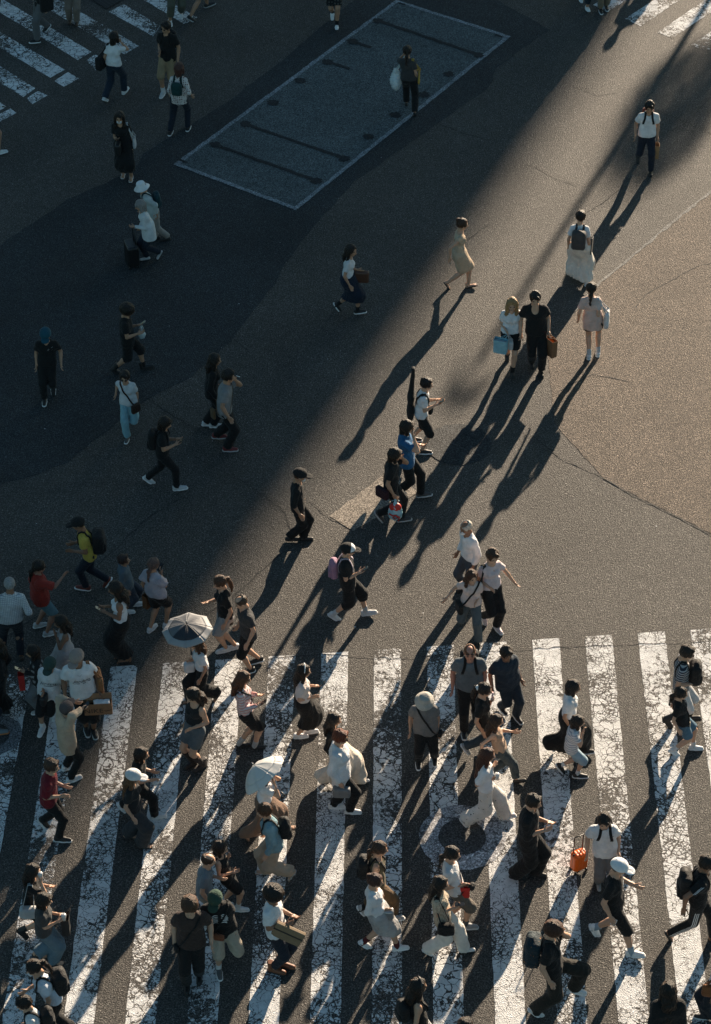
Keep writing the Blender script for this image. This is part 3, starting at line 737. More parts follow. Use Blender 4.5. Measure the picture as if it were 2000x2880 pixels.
    def torso(F, g=0.0, gw=1.0):
        w_ = wide
        p0, p1, p2, p3 = spine(.04), spine(.36), spine(.70), spine(.93)
        lat = rotz(tw)
        F.add(f_cap(p0 + [0, -.065 * s * w_, 0], p0 + [0, .065 * s * w_, 0], (r(.108) if not fem else .112 * s) * min(w_, 1.15) + g, (r(.108) if not fem else .112 * s) * min(w_, 1.15) + g, .86), .05)
        F.add(f_cap(p1 + [0, -.05 * s * w_, 0], p1 + [0, .05 * s * w_, 0], (.102 if not fem else .084) * s * w_ ** 1.3 + g * gw, (.102 if not fem else .084) * s * w_ ** 1.3 + g * gw, .88), .06)
        F.add(f_cap(p0, p2, (.105 if not fem else .088) * s * w_ + g, (.105 if not fem else .09) * s * w_ + g, .9), .05)
        v = lat @ np.array([0, .080 * s * w_, 0])
        F.add(f_cap(p2 - v, p2 + v, (.098 if not fem else .090) * s + g, (.105 if not fem else .094) * s + g, .92), .06)
        if fem:
            for sg in (-1, 1): F.add(f_ell(p2 + lat @ np.array([.075 * s, sg * .062 * s, -.02 * s]), (.055 * s + g, .056 * s + g, .056 * s + g)), .03)
        [F.add(f_cap(nb + [0, 0, -.02 * s], sh[q] * .92 + nb * .08, .056 * s * fr + g * .7, .043 * s * fr + g * .7), .05) for q in 'LR']
        F.add(f_cap(p3 - [0, 0, .02], nb + [0, 0, -.01], .075 * s * fr + g, .055 * s * fr + g * .6), .05)
    F = Field(); torso(F)
    F.add(f_cap(nb + [0, 0, -.02], hc + np.array([-.025, 0, -.06]) * s, r(.060), r(.053)), .03)
    for q in 'LR':
        e, w = elb[q]; F.add(f_cap(sh[q], e, r(.050), r(.040)), .03); m_ = e + (w - e) * .3; F.add(f_cap(e, m_, r(.040), r(.041)), .015); F.add(f_cap(m_, w, r(.040), r(.027)), .015)
        hp, kn, an = knee[q]; F.add(f_cap(hp, kn, (.088 if not fem else .090) * s * min(wide, 1.2), .057 * s * min(wide, 1.15)), .05)
        cf = kn + (an - kn) * .3 + np.array([-.012, 0, 0]); F.add(f_cap(kn, cf, .054 * s, .058 * s * min(wide, 1.15)), .02); F.add(f_cap(cf, an, .056 * s, .036 * s), .02)
    bodyF = F; D['body'] = F
    V, Q = F.mesh(.0245)
    # ---------------- top and bottom garments
    sd = abs(hash(label)) % 1000 if False else sum(ord(c) * (i + 1) for i, c in enumerate(label)) % 997
    garments = []
    tt, tcol = top[0], top[1]; topt = top[2] if len(top) > 2 else {}
    topF = None
    if tt != 'none':
        T = Field(); loose = .82 * topt.get('loose', .022 if tt in ('tee', 'long', 'jacket') else .012)
        torso(T, loose, 1.15)
        hem = topt.get('hem', -.02 if tt != 'jacket' else -.12)          # below the hip line, metres
        zh = hip[2] + .03 * s - (-hem if hem < 0 else -hem) * s if False else hip[2] + hem * s
        p0 = spine(.04); bw = (.112 if fem else .110) * s * min(wide, 1.2) + loose + topt.get('flare', .010)
        if hem < .16: T.add(f_cap(spine(.30) , np.array([p0[0], p0[1], zh - .02]), bw * .95, bw + .010, .80), .05)
        if hem < .16:
            for sg in (-1, 1): T.add(f_cap(spine(.25) + [0, sg * .06 * s * wide, 0], np.array([p0[0], p0[1] + sg * .065 * s * wide, zh - .02]), bw * .82, bw * .88, .9), .05)
        zc = zh if hem < .5 else hip[2] + hem
        sl = {'tee': .62, 'long': 2.0, 'jacket': 1.95, 'tank': 0, 'cap': .25, 'three': 1.45}[tt] if 'sleeve' not in topt else topt['sleeve']
        for q in 'LR':
            e, w = elb[q]; sr = .047 * s * fr + loose * .8
            if sl > 0:
                f1 = min(sl, 1.0); T.add(f_cap(sh[q], sh[q] + (e - sh[q]) * f1, sr, sr * (1.22 if sl < 1 else .98) + topt.get('puff', 0), 1, sl <= 1.0), .03)
            if sl > 1.0: T.add(f_cap(e, e + (w - e) * (sl - 1), sr * .95, sr * .72 + topt.get('puff', 0), 1, True), .02)
            if sl == 0: T.sub(f_cap(sh[q] + np.array([0, (.012 if q == 'L' else -.012), -.06]) , sh[q] + np.array([0, (.06 if q == 'L' else -.06), .12]), .055 * s, .09 * s), .01)
        T.warp(folds(sd, topt.get('fold', .0085)))
        T.cut(lambda x, y, z, c=zc, k=sd: c - z + .006 * np.sin(25 * y + k) + 0 * x)
        nk = .062 if tt not in ('tank',) else .088
        T.sub(f_cap(nb + np.array([.020, 0, -.004 if not topt.get('v') else -.03]), nb + np.array([.045, 0, .14]), nk * s, nk * 1.25 * s), .008)
        if topt.get('scoop'): T.sub(f_ell(nb + np.array([.09, 0, -.05]), (.09, .075, .10)), .01)
        topF = T; D['top'] = T
        tv, tq = T.mesh(.021)
        garments.append(({'tee': 'shirt', 'long': 'shirt', 'jacket': 'jacket', 'tank': 'tank_top', 'cap': 'blouse', 'three': 'blouse'}[tt], tv, tq, tcol, topt, T))
    bt, bcol = bot[0], bot[1]; bopt = bot[2] if len(bot) > 2 else {}
    if bt != 'none':
        Bf = Field(); p0 = spine(.04)
        if bt in ('pants', 'shorts', 'jeans'):
            wd_ = bopt.get('w', 1.0); g = .012
            Bf.add(f_cap(p0 + [0, -.065 * s * wide, 0], p0 + [0, .065 * s * wide, 0], .114 * s * min(wide, 1.15) + g, .114 * s * min(wide, 1.15) + g, .86), .04)
            Bf.add(f_cap(p0, spine(.24), .105 * s * wide, .098 * s * wide + .004, 1.0, True), .04)
            for q in 'LR':
                hp, kn, an = knee[q]; ln = bopt.get('len', 1.0 if bt != 'shorts' else .48)
                k2 = .060 * s + .018 * wd_; cu = .045 * s + .022 * wd_ if bt != 'shorts' else .07 * s
                if ln < .5:
                    e_ = hp + (kn - hp) * ln * 2; Bf.add(f_cap(hp, e_, .094 * s * min(wide, 1.2) + g, .082 * s * min(wide, 1.2) + .02 * wd_, 1, True), .03)
                else:
                    Bf.add(f_cap(hp, kn, .094 * s * min(wide, 1.2) + g, k2 + (.012 if bt == 'shorts' else 0), 1), .035)
                    e_ = kn + (an - kn) * min(1.03, (ln - .5) * 2); Bf.add(f_cap(kn, e_, k2, cu + (.02 if bt == 'shorts' else 0), 1, True), .02)
            Bf.warp(folds(sd + 5, .008 if wd_ < 1.6 else .011))
            nm = 'trousers' if bt != 'shorts' else 'shorts'
        else:
            ln = bopt.get('len', .6); fl = bopt.get('flare', .06); zt = hip[2] + .17 * s; ze = hip[2] * (1 - ln) + .02
            Bf.add(f_cap(p0 + [0, -.06 * s * wide, 0], p0 + [0, .06 * s * wide, 0], .122 * s * min(wide, 1.15), .122 * s * min(wide, 1.15), .88), .04); Bf.add(f_cap(p0, spine(.26), .112 * s * wide, .092 * s * wide, .95, True), .04)
            for q in 'LR':
                hp, kn, an = knee[q]
                Bf.add(f_cap(hp, kn, .115 * s + .3 * fl, .095 * s + .45 * fl), .12 if ln > .45 else .06)
                if ln > .52: Bf.add(f_cap(kn, an + [0, 0, .0], .095 * s + .45 * fl, .085 * s + .6 * fl), .12)
            mx = .5 * (knee['L'][1] + knee['R'][1])
            if ln > .45: Bf.add(f_cap(p0, mx * .7 + p0 * .3, .12 * s, .12 * s + fl), .12)
            if ln > .52: Bf.add(f_cap(mx, .5 * (knee['L'][2] + knee['R'][2]), .10 * s + fl * .5, .10 * s + fl * .8), .14)
            npl = bopt.get('pleats', 13); pa = bopt.get('pamp', .010)
            Bf.warp(lambda x, y, z, p0=p0, ze=ze, zt=zt: pa * np.clip((zt - z) / (zt - ze + .01), 0, 1) * np.sin(npl * np.arctan2(y - p0[1], x - p0[0]) + 3 * np.sin(6 * z))); Bf.warp(folds(sd + 9, .003))
            Bf.cut(lambda x, y, z, c=ze: c - z + .008 * np.sin(18 * y) + 0 * x)
            nm = 'skirt'
        ztp = hip[2] + bopt.get('rise', .17) * s; Bf.cut(lambda x, y, z, c=ztp: z - c + 0 * x)
        bv, bq = Bf.mesh(.021 if bt != 'skirt' else .021)
        if bt == 'skirt' and bopt.get('dress'): nm = 'dress_skirt'
        garments.append((nm, bv, bq, bcol, bopt, Bf)); D['bot'] = Bf
    parts = [(V, Q, 0)]
    hs = 1.10 * s ** .5
    hm = rotz(R(turn)) @ roty(R(nod * .6)); hv = (HEAD[0] * hs) @ hm.T + hc
    parts.append((hv, HEAD[1], HEAD[2]))
    D['hand'] = {}
    for i, (q, sg) in enumerate((('L', 1), ('R', -1))):
        e, w = elb[q]; d = (w - e) / np.linalg.norm(w - e); code = arms[0 if q == 'L' else 1]
        lat = np.array([0, 1.0, 0]) if abs(d[1]) < .8 else np.array([1.0, 0, 0])
        # hanging hands have the palm to the thigh and the thumb forward; raised ones the palm in or up
        th_ = np.array([1.0, 0, 0]) if d[2] < -.6 else np.array([0, -sg * 1.0, .3]) if code in ('p', 'x') else np.array([0, 0, 1.0])
        th_ = th_ - d * (th_ @ d); th_ /= np.linalg.norm(th_); nrm = np.cross(d, th_) * 1.0
        pz = nrm if sg < 0 else nrm
        M = np.stack([d, th_, np.cross(d, th_)], 1)
        hk = HANDS[hands[i]]; HVt = hk[0].copy()
        if sg < 0 : HVt = HVt * np.array([1, 1, -1]); hq = hk[1][:, ::-1]
        else: hq = hk[1]
        HVt = HVt * np.array([1, 1, 1 if True else -1]) * (.84 if fem else .94) * s ** .5
        parts.append((HVt @ M.T + w, hq, 0)); D['hand'][q] = w + d * .075
    sk, sc_, *so = shoes
    bare = sk == 'sandal'
    fm = {}
    for q, pf in (('L', a), ('R', b)):
        th = pit[q]; org = ank[q][0]; M = roty(th)          # positive = heel up
        fm[q] = (M, org)
        if bare: parts.append(((FOOT[0] * s ** .5) @ M.T + org, FOOT[1], 0))
    AV, AF, AM = cat_mesh(parts)
    me = new_mesh('person', AV, AF, [skin(skin_), plain('eye', .012, .3), plain('lips', tuple(k * .75 for k in skin_), .5)], AM)
    M4 = Matrix.Translation(tuple(root0)) @ Matrix.Rotation(fz, 4, 'Z')
    po = link('person', me, None, M4); tag(po, label, cat, group)
    D['obj'] = po; D['M'] = M4
    for nm, gv, gq, gc, go, _ in garments:
        gm = cloth(gc, go.get('rough', .85), go.get('pat'), go.get('c2'), go.get('ps', 1.0)) if not isinstance(gc, bpy.types.Material) else gc
        link(nm, new_mesh(nm, gv, gq, [gm]), po)
    def T4(Rm3, t, k=1.0):
        m = Matrix.Identity(4)
        for i in range(3):
            for j in range(3): m[i][j] = Rm3[i][j] * k
            m[i][3] = t[i]
        return m
    for q in 'LR':
        a1, a2 = shoe(sk); k = s ** .5 * (.94 if fem else 1.03)
        o = inst('shoe' if sk != 'boot' else 'boot', a1, [plain('shoe_leather', sc_, .55)], po, T4(fm[q][0], fm[q][1], k))
        inst('sole', a2, [plain('shoe_sole', so[0] if so else (WHT if sk == 'sneaker' else .02), .7)], o)
        if socks is not None or (sk == 'boot' and bopt.get('len', 1) < .9):
            hp, kn, an = knee[q]; SF = Field(); hgt = .28 if socks is None or not isinstance(socks, tuple) or len(socks) < 4 else socks[3]
            SF.add(f_cap(an + (an - kn) * .1, an + (kn - an) * hgt, .045 * s, .050 * s + .08 * (hgt - .28) * .3, 1, True), .01); v, qd = SF.mesh(.016, .02)
            link('sock', new_mesh('sock', v, qd, [cloth(socks[:3] if isinstance(socks, tuple) else (socks if socks is not None else BLK))]), po)
    HM = T4(hm, hc, hs)
    if hair and hat and hair[0] in ('short', 'quiff', 'curly', 'afro', 'bun'): hair = ('buzz', hair[1])
    if hair: inst('hair', hair_mesh(hair[0]), [hairm(hair[1])], po, HM)
    if hat:
        if hat[0] == 'cap':
            o = inst('cap', CAP, [cloth(hat[1]), cloth(hat[2] if len(hat) > 2 and hat[2] is not None else hat[1])], po, HM)
            b_ = inst('brim', BRIM, [cloth(hat[3] if len(hat) > 3 else hat[1])], o)
        elif hat[0] == 'backcap':
            hm2 = hm @ rotz(math.pi); o = inst('cap', CAP, [cloth(hat[1]), cloth(hat[1])], po, T4(hm2, hc, hs)); inst('brim', BRIM, [cloth(hat[1])], o)
        elif hat[0] == 'bucket': inst('bucket_hat', BUCKET, [cloth(hat[1])], po, HM @ Matrix.Scale(.92, 4))
    if mask: inst('face_mask', MASK, [cloth(mask)], po, HM)
    if glasses:
        g2 = HM if glasses != 'up' else HM @ Matrix.Translation((-.012, 0, .062))
        inst('glasses', GLASS, [plain('dark_lens', .01, .12)], po, g2)
    D['HM'] = HM; D['knee'] = knee; D['spine'] = spine; D['garm'] = topF or bodyF
    PEOPLE.append((label, round(auto, 2), round(hh, 2), round(stride, 2)))
    for it in items: ITEM[it[0]](D, *it[1:])
    return D
# ------------------------------------------------------------------ things carried: each a thing of its own
def ray(F, o, d, off=.008, mx=.45, fields=None):
    o = np.array(o, float); d = np.array(d, float); d /= np.linalg.norm(d); t = np.linspace(0, mx, 90); p = o + t[:, None] * d
    v = F.at(p[:, 0], p[:, 1], p[:, 2]); ins = np.where(v < off)[0]
    return p[ins[-1]] if len(ins) else o
def strip_path(pts, w, th, wid):
    """flat band through pts; wid = unit vectors of its width"""
    V = []; F = []; n = len(pts); pts = [np.array(p, float) for p in pts]
    for i, p in enumerate(pts):
        d = pts[min(n - 1, i + 1)] - pts[max(0, i - 1)]; d /= max(np.linalg.norm(d), 1e-6); a = np.array(wid if not isinstance(wid, list) else wid[i], float); a = a - d * (a @ d); a /= max(np.linalg.norm(a), 1e-6); nn = np.cross(d, a)
        for u_, v_ in ((-1, -1), (1, -1), (1, 1), (-1, 1)): V.append(p + a * u_ * w / 2 + nn * v_ * th / 2)
    for i in range(n - 1):
        for j in range(4): F.append((4 * i + j, 4 * i + (j + 1) % 4, 4 * i + 4 + (j + 1) % 4, 4 * i + 4 + j))
    F += [(3, 2, 1, 0), (4 * n - 4, 4 * n - 3, 4 * n - 2, 4 * n - 1)]
    return np.array(V), F
def thing(D, name, label, cat, base):
    """an empty at the thing's base, turned like its carrier; returns it and the shift for local points"""
    M = D['M'] @ Matrix.Translation(tuple(map(float, base))); o = bpy.data.objects.new(name, None); COL.objects.link(o); o.matrix_world = M
    tag(o, label, cat); return o, np.array(base, float)
def put(o, base, name, V, F, m, smooth=True, mi=None):
    V = np.array(V) - base; return link(name, new_mesh(name, V, F if not isinstance(F, list) else F, m if isinstance(m, list) else [m], mi, smooth), o)
def backpack(D, col, label, size=(.075, .14, .21), front=False, dz=0.0, strapc=None, pat=None, c2=None):
    s = D['s']; sp = D['spine']; c = sp(.62) + np.array([0, 0, .0]); sg = 1 if front else -1
    p = ray(D['garm'], c, (sg, 0, 0), 0.0); h = np.array(size) * s; cen = p + np.array([sg * (h[0] + .004), 0, -.03 + dz])
    m = cloth(col, .7, pat, c2, 14)
    o, b = thing(D, 'backpack', label, 'backpack', cen - [0, 0, h[2]])
    F = Field(); F.add(f_box(cen, h, .055), .02); F.add(f_ell(cen + [sg * .02, 0, .04], (h[0] * 1.0, h[1] * .95, h[2] * 1.0)), .03); F.warp(folds(3, .004)); v, q = F.mesh(.018); put(o, b, 'pack_body', v, q, m)
    F = Field(); F.add(f_box(cen + [sg * h[0] * .95, 0, -h[2] * .38], (.035, h[1] * .78, h[2] * .45), .028), .02); F.warp(folds(4, .003)); v, q = F.mesh(.016); put(o, b, 'pocket', v, q, m)
    ms = cloth(strapc if strapc is not None else (tuple(k * .7 for k in col) if isinstance(col, tuple) else col * .7))
    for l in (-.095, .095):
        O = sp(.66) + np.array([0, l * s, 0]); pts = []
        rng_ = np.linspace(205, -18, 15) if not front else np.linspace(-25, 218, 15)
        for a in rng_: O = sp(.66) + np.array([0, l * s * (1.18 - .42 * max(0, math.sin(R(a)))), 0]); pts.append(ray(D['garm'], O, (math.cos(R(a)), 0, math.sin(R(a))), .010))
        v, f = strip_path(pts, .045, .010, (0, 1, 0)); put(o, b, 'strap', v, f, ms)
def cross(D, col, label, side='L', bagsz=(.045, .13, .09), col2=None, fr=.3, noBag=False, strapc=None, name='crossbody_bag', dz=0.0):
    """strap from the opposite shoulder down to a bag on side"""
    s = D['s']; sg = 1 if side == 'L' else -1; O = D['spine'](.52); pts = []; ax = np.array([0, -sg * .48, .86]); ax /= np.linalg.norm(ax)
    for a in np.linspace(0, 360, 25): pts.append(ray(D['garm'], O, ax * math.cos(R(a)) + np.array([1, 0, 0]) * math.sin(R(a)), .009))
    low = D['spine'](.02); p = ray(D['garm'], low, (fr, sg, -.1), .0); bz = np.array(bagsz) * s; cen = p + np.array([fr * .05, sg * bz[0], -.04 + dz])
    pts[11:14] = [pts[11], cen + [0, 0, bz[2]], pts[13]]
    o, b = thing(D, name, label, 'bag', cen - [0, 0, bz[2]])
    wv = np.cross(ax, (1, 0, 0)); v, f = strip_path(pts, .030, .008, wv); put(o, b, 'strap', v, f, cloth(strapc if strapc is not None else col))
    dv = np.array([fr, sg * 1.0, 0]); dv /= np.linalg.norm(dv); M = np.array([dv, [-dv[1], dv[0], 0], [0, 0, 1]])
    F = Field(); F.add(f_box(cen, bz, .03, M), .02); F.warp(folds(6, .003)); v, q = F.mesh(.015); put(o, b, 'bag_body', v, q, cloth(col2 if col2 is not None else col, .7))
def tote(D, col, label, side='L', size=(.16, .055, .19), dz=0.0, f=0.0, name='tote_bag', pat=None, c2=None, ps=14, drop=None):
    """hangs from the shoulder"""
    s = D['s']; sg = 1 if side == 'L' else -1; sh = D['sh'][side]; low = D['spine'](.12 if drop is None else drop); p = ray(D['garm'], low + [f, 0, 0], (0, sg, 0), .0); bz = np.array(size) * s
    cen = np.array([low[0] + f, max(abs(p[1] - low[1]), abs(sh[1] - low[1]) * .9) * sg + low[1] + sg * (bz[1] + .02), low[2] + dz]); o, b = thing(D, name, label, 'bag', cen - [0, 0, bz[2]]); m = cloth(col, .8, pat, c2, ps)
    F = Field(); F.add(f_box(cen, bz, .04), .02); F.add(f_ell(cen - [0, 0, bz[2] * .35], (bz[0] * .95, bz[1] * 1.15, bz[2] * .7)), .03); F.warp(folds(7, .006)); v, q = F.mesh(.017); put(o, b, 'bag_body', v, q, m)
    top = ray(D['garm'], sh + [0, -sg * .02, -.02], (0, 0, 1), .010)
    for g in (-.03, .03):
        pts = [cen + [-bz[0] * .6, g, bz[2] * .92], (cen + [-bz[0] * .5, 0, bz[2]]) * .45 + (top + [-.05, sg * .01, -.04]) * .55, top + [-.035, g * .5, -.008], top + [0, g * .5, .004], top + [.035, g * .5, -.008], (cen + [bz[0] * .5, 0, bz[2]]) * .45 + (top + [.06, sg * .01, -.05]) * .55, cen + [bz[0] * .6, g, bz[2] * .92]]
        v, f_ = strip_path(pts, .028, .006, (0, 1, 0)); put(o, b, 'handle', v, f_, m)
def handbag(D, col, label, side='R', size=(.14, .05, .11), drop=.10, name='handbag', cat='bag', rough=.5, off=(0, 0, 0), tilt=0.0, metal=0):
    sg = 1 if side == 'L' else -1; h = D['hand'][side]; bz = np.array(size); cen = h + np.array([0, 0, -drop - bz[2]]) + np.array(off); o, b = thing(D, name, label, cat, cen - [0, 0, bz[2]]); m = plain('bag_leather', col, rough, metal)
    F = Field(); F.add(f_box(cen, bz, min(.035, bz.min() * .9), roty(tilt).T), .02); F.warp(folds(8, .0045)); v, q = F.mesh(.015); put(o, b, 'bag_body', v, q, m)
    for g in (-.6, .6):
        pts = [cen + [-bz[0] * .55, g * bz[1], bz[2] * .9], h + [-.03, g * .01, -.02], h + [0, g * .01, -.005], h + [.03, g * .01, -.02], cen + [bz[0] * .55, g * bz[1], bz[2] * .9]]
        v, f = tube(pts, [.006] * 5, 6); put(o, b, 'handle', v, f, m)
def paperbag(D, col, label, side='L', size=(.13, .055, .17), drop=.10, inner=None, off=(0, 0, 0), yaw=0.0, name='paper_bag', tilt=0.0):
    h = D['hand'][side]; w, t, k = size; cen = h + np.array([0, 0, -drop - k]) + np.array(off); o, b = thing(D, name, label, 'bag', cen - [0, 0, k]); Rm3 = rotz(yaw) @ roty(tilt); m = plain('bag_paper', col, .8)
    V = [];
    for z, e in ((-1, .96), (-.5, 1.0), (0.1, .97), (1, 1.02)):
        for x, y in ((-1, -1), (0, -1.12), (1, -1), (1, 1), (0, 1.12), (-1, 1)): V.append(Rm3 @ np.array([x * w * e, y * t * e, z * k]))
    n = 6; F = []
    for j in range(3): F += [(j * n + i, j * n + (i + 1) % n, (j + 1) * n + (i + 1) % n, (j + 1) * n + i) for i in range(n)]
    F.append(tuple(range(n))[::-1]); me_V = np.array(V) + cen
    ob = put(o, b, 'bag_body', me_V, F, m, False); md = ob.modifiers.new('thick', 'SOLIDIFY'); md.thickness = .004; md.offset = -1
    if inner is not None:
        V2 = [Rm3 @ np.array([x * w * .93, y * t * .93, .62 * k]) + cen for x, y in ((-1, -1), (1, -1), (1, 1), (-1, 1))]; V2 += [v_ - np.array([0, 0, .05]) for v_ in V2]
        put(o, b, 'contents', V2, [(0, 1, 2, 3), (7, 6, 5, 4), (0, 4, 5, 1), (1, 5, 6, 2), (2, 6, 7, 3), (3, 7, 4, 0)], plain('tissue', inner, .8), False)
    for g in (-1, 1):
        pts = [cen + Rm3 @ np.array([-w * .4, g * t, k * .95]), h + [-.02, 0, -.03], h + [0, 0, -.008], h + [.02, 0, -.03], cen + Rm3 @ np.array([w * .4, g * t, k * .95])]; v, f = tube(pts, [.004] * 5, 5); put(o, b, 'handle', v, f, m)
def plastic(D, col, label, side='L', size=(.11, .07, .16), drop=.08, off=(0, 0, 0), patch=None, name='plastic_bag'):
    h = D['hand'][side]; bz = np.array(size); cen = h + np.array([0, 0, -drop - bz[2]]) + np.array(off); o, b = thing(D, name, label, 'bag', cen - [0, 0, bz[2]]); m = plain('plastic_film', col, .3)
    F = Field(); F.add(f_ell(cen - [0, 0, bz[2] * .25], (bz[0], bz[1], bz[2] * .75)), .03); F.add(f_cap(cen, cen + [0, 0, bz[2] * .95], bz[0] * .7, bz[0] * .35, .6), .05); F.warp(lambda x, y, z: .010 * np.sin(60 * x + 30 * z) * np.sin(50 * y - 40 * z) + .005 * np.sin(120 * z + 80 * x)); v, q = F.mesh(.015); put(o, b, 'bag_body', v, q, m)
    for g in (-.5, .5):
        pts = [cen + [g * bz[0], 0, bz[2] * .85], h + [g * .03, 0, -.04], h + [0, 0, 0]]; v, f = tube(pts, [.015, .009, .007], 6); put(o, b, 'handle', v, f, m)
    return o, b, cen
def phone(D, label, side='R', col=.015, tilt=.9, off=(.03, 0, .03), screen=.02):
    h = D['hand'][side] + np.array(off); o, b = thing(D, 'phone', label, 'phone', h); M = roty(tilt)
    F = Field(); F.add(f_box(h, (.005, .038, .078), .004, M.T), .002); v, q = F.mesh(.009, .015); put(o, b, 'case', v, q, plain('phone_case', col, .3))
    c = [h + M @ np.array([-.0065, y, z]) for y, z in ((-.033, -.07), (.033, -.07), (.033, .07), (-.033, .07))]; put(o, b, 'screen', c, [(0, 1, 2, 3)], plain('phone_screen', screen, .15), False)
def cup(D, label, side='R', col=(.55, .5, .45), lid=.65, off=(.02, 0, .03)):
    h = D['hand'][side] + np.array(off); o, b = thing(D, 'drink_cup', label, 'cup', h - [0, 0, .05])
    v, f = tube([h - [0, 0, .055], h + [0, 0, .045]], [.027, .038], 16); put(o, b, 'cup_body', v, f, plain('cup_plastic', col, .3)); v, f = tube([h + [0, 0, .045], h + [0, 0, .062], h + [0, 0, .07]], [.041, .036, .02], 16); put(o, b, 'lid', v, f, plain('cup_lid', lid, .3)); v, f = tube([h + [0, 0, .06], h + [.015, 0, .12]], [.004, .004], 6); put(o, b, 'straw', v, f, plain('straw', .02, .4))
def fan(D, label, side='L', col=(.6, .35, .35)):
    h = D['hand'][side]; o, b = thing(D, 'hand_fan', label, 'fan', h - [0, 0, .04]); v, f = tube([h - [0, 0, .05], h + [0, 0, .05]], [.014, .013], 10); put(o, b, 'grip', v, f, plain('fan_grip', (.6, .55, .55), .4)); c = h + np.array([0, 0, .10])
    v, f = tube([c + [-.012, 0, 0], c + [.012, 0, 0]], [.052, .052], 20); put(o, b, 'fan_head', v, f, plain('fan_head', col, .4)); 
    for i in range(6):
        a = i * 1.047; pts = [c + [.014, 0, 0], c + [.018, .046 * math.cos(a), .046 * math.sin(a)]]; v, f = tube(pts, [.005, .006], 6); put(o, b, 'blade', v, f, plain('fan_blade', .7, .4))
def slab(D, label, name, cat, col, side, size, off, pitch=0., yaw=0., roll=0., r=.01, rough=.8, hold=True):
    h = D['hand'][side] + np.array(off); o, b = thing(D, name, label, cat, h - [0, 0, size[2]]); M = rotz(yaw) @ roty(pitch) @ np.array([[1, 0, 0], [0, math.cos(roll), -math.sin(roll)], [0, math.sin(roll), math.cos(roll)]])
    V = [h + M @ (np.array([x, y, z]) * np.array(size)) for z in (-1, 1) for x, y in ((-1, -1), (1, -1), (1, 1), (-1, 1))]; F = boxv(0, 1, 0, 1, 0, 1)[1]
    ob = put(o, b, 'panel' if cat != 'folder' else 'cover', V, F, plain(name + '_skin', col, rough), False); md = ob.modifiers.new('soft', 'BEVEL'); md.width = r; md.segments = 2
    return o, b, h, M
ITEM = {}
for k_, f_ in dict(backpack=backpack, cross=cross, tote=tote, handbag=handbag, paper=paperbag, plastic=plastic, phone=phone, cup=cup, fan=fan, slab=slab).items(): ITEM[k_] = f_

# ================================================================== the crowd
# places are survey units; the first point is the crown of the head, the next two the balls of the feet
SW = 'sneaker'
# ---- top edge
P('man in a black tee and grey trousers on the upper left crosswalk, head cut off', (88, -72), (76, 98), (104, 68), 215, 'm', 'hh', ('tee', BLK, dict(hem=-.12)), ('pants', GRY * .7, dict(w=1.4)), (SW, BLK), ('short', HB), items=[('tote', BLK, 'black bag hanging beside the man in grey trousers on the upper left crosswalk', 'L')])
P('person in beige trousers and brown shoes on the upper left crosswalk', (166, -118), (156, 52), (172, 56), -90, 'm', 'hh', ('tee', .3), ('pants', (.22, .18, .15), dict(w=1.3)), ('flat', (.05, .03, .02)), ('short', HB))
P('person at the very corner of the upper left crosswalk in dark clothes with white shoes', (-30, -150), (2, 24), (-42, 12), 10, 'f', 'hh', ('tee', .05), ('pants', BLK), (SW, WHT), ('short', HB))
P('person in wide olive trousers cut off by the upper edge', (398, -118), (383, 56), (407, 40), -80, 'f', 'hh', ('tee', .1), ('pants', (.10, .10, .075), dict(w=1.8, len=.85)), (SW, WHT), ('short', HB))
P('person in dark shorts with bare legs cut off by the upper edge', (452, -118), (430, 48), (474, 14), 20, 'm', 'hh', ('tee', .03), ('shorts', NAVY, dict(len=.45)), (SW, BLK, .4), ('short', HB))
P('woman in plaid shorts and a white shirt walking down from the upper edge', (748, -98), (756, 66), (746, 36, .08), -90, 'f', 'gg', ('tee', WHT, dict(hem=-.1)), ('shorts', BLK, dict(len=.42, pat='plaid', c2=(.09, .09, .08), ps=14)), (SW, WHT), ('long', HB), socks=BLK)
P('person in dark jeans and white shoes cut off by the upper edge', (1312, -148), (1320, 26), (1304, 2), -80, 'f', 'hh', ('tee', .1), ('pants', (.02, .03, .04), dict(len=.9)), (SW, WHT), ('long', HB))
P('person in beige trousers and black canvas shoes cut off by the upper edge', (1352, -150), (1349, 29), (1362, 22), -85, 'f', 'hh', ('tee', .3), ('pants', (.22, .18, .13), dict(len=.93, w=1.2)), (SW, BLK), ('long', HB))
P('pedestrian in the sun beyond the upper right corner', (1826, -30), (1815, 155), (1838, 165), -70, 'm', 'hh', ('tee', .2), ('pants', BLK), (SW, BLK), ('short', HB))
P('second pedestrian beyond the upper right crosswalk', (1560, -330), (1552, -160), (1572, -165), -100, 'm', 'hh', ('tee', .2), ('pants', BLK), (SW, BLK), ('short', HB))
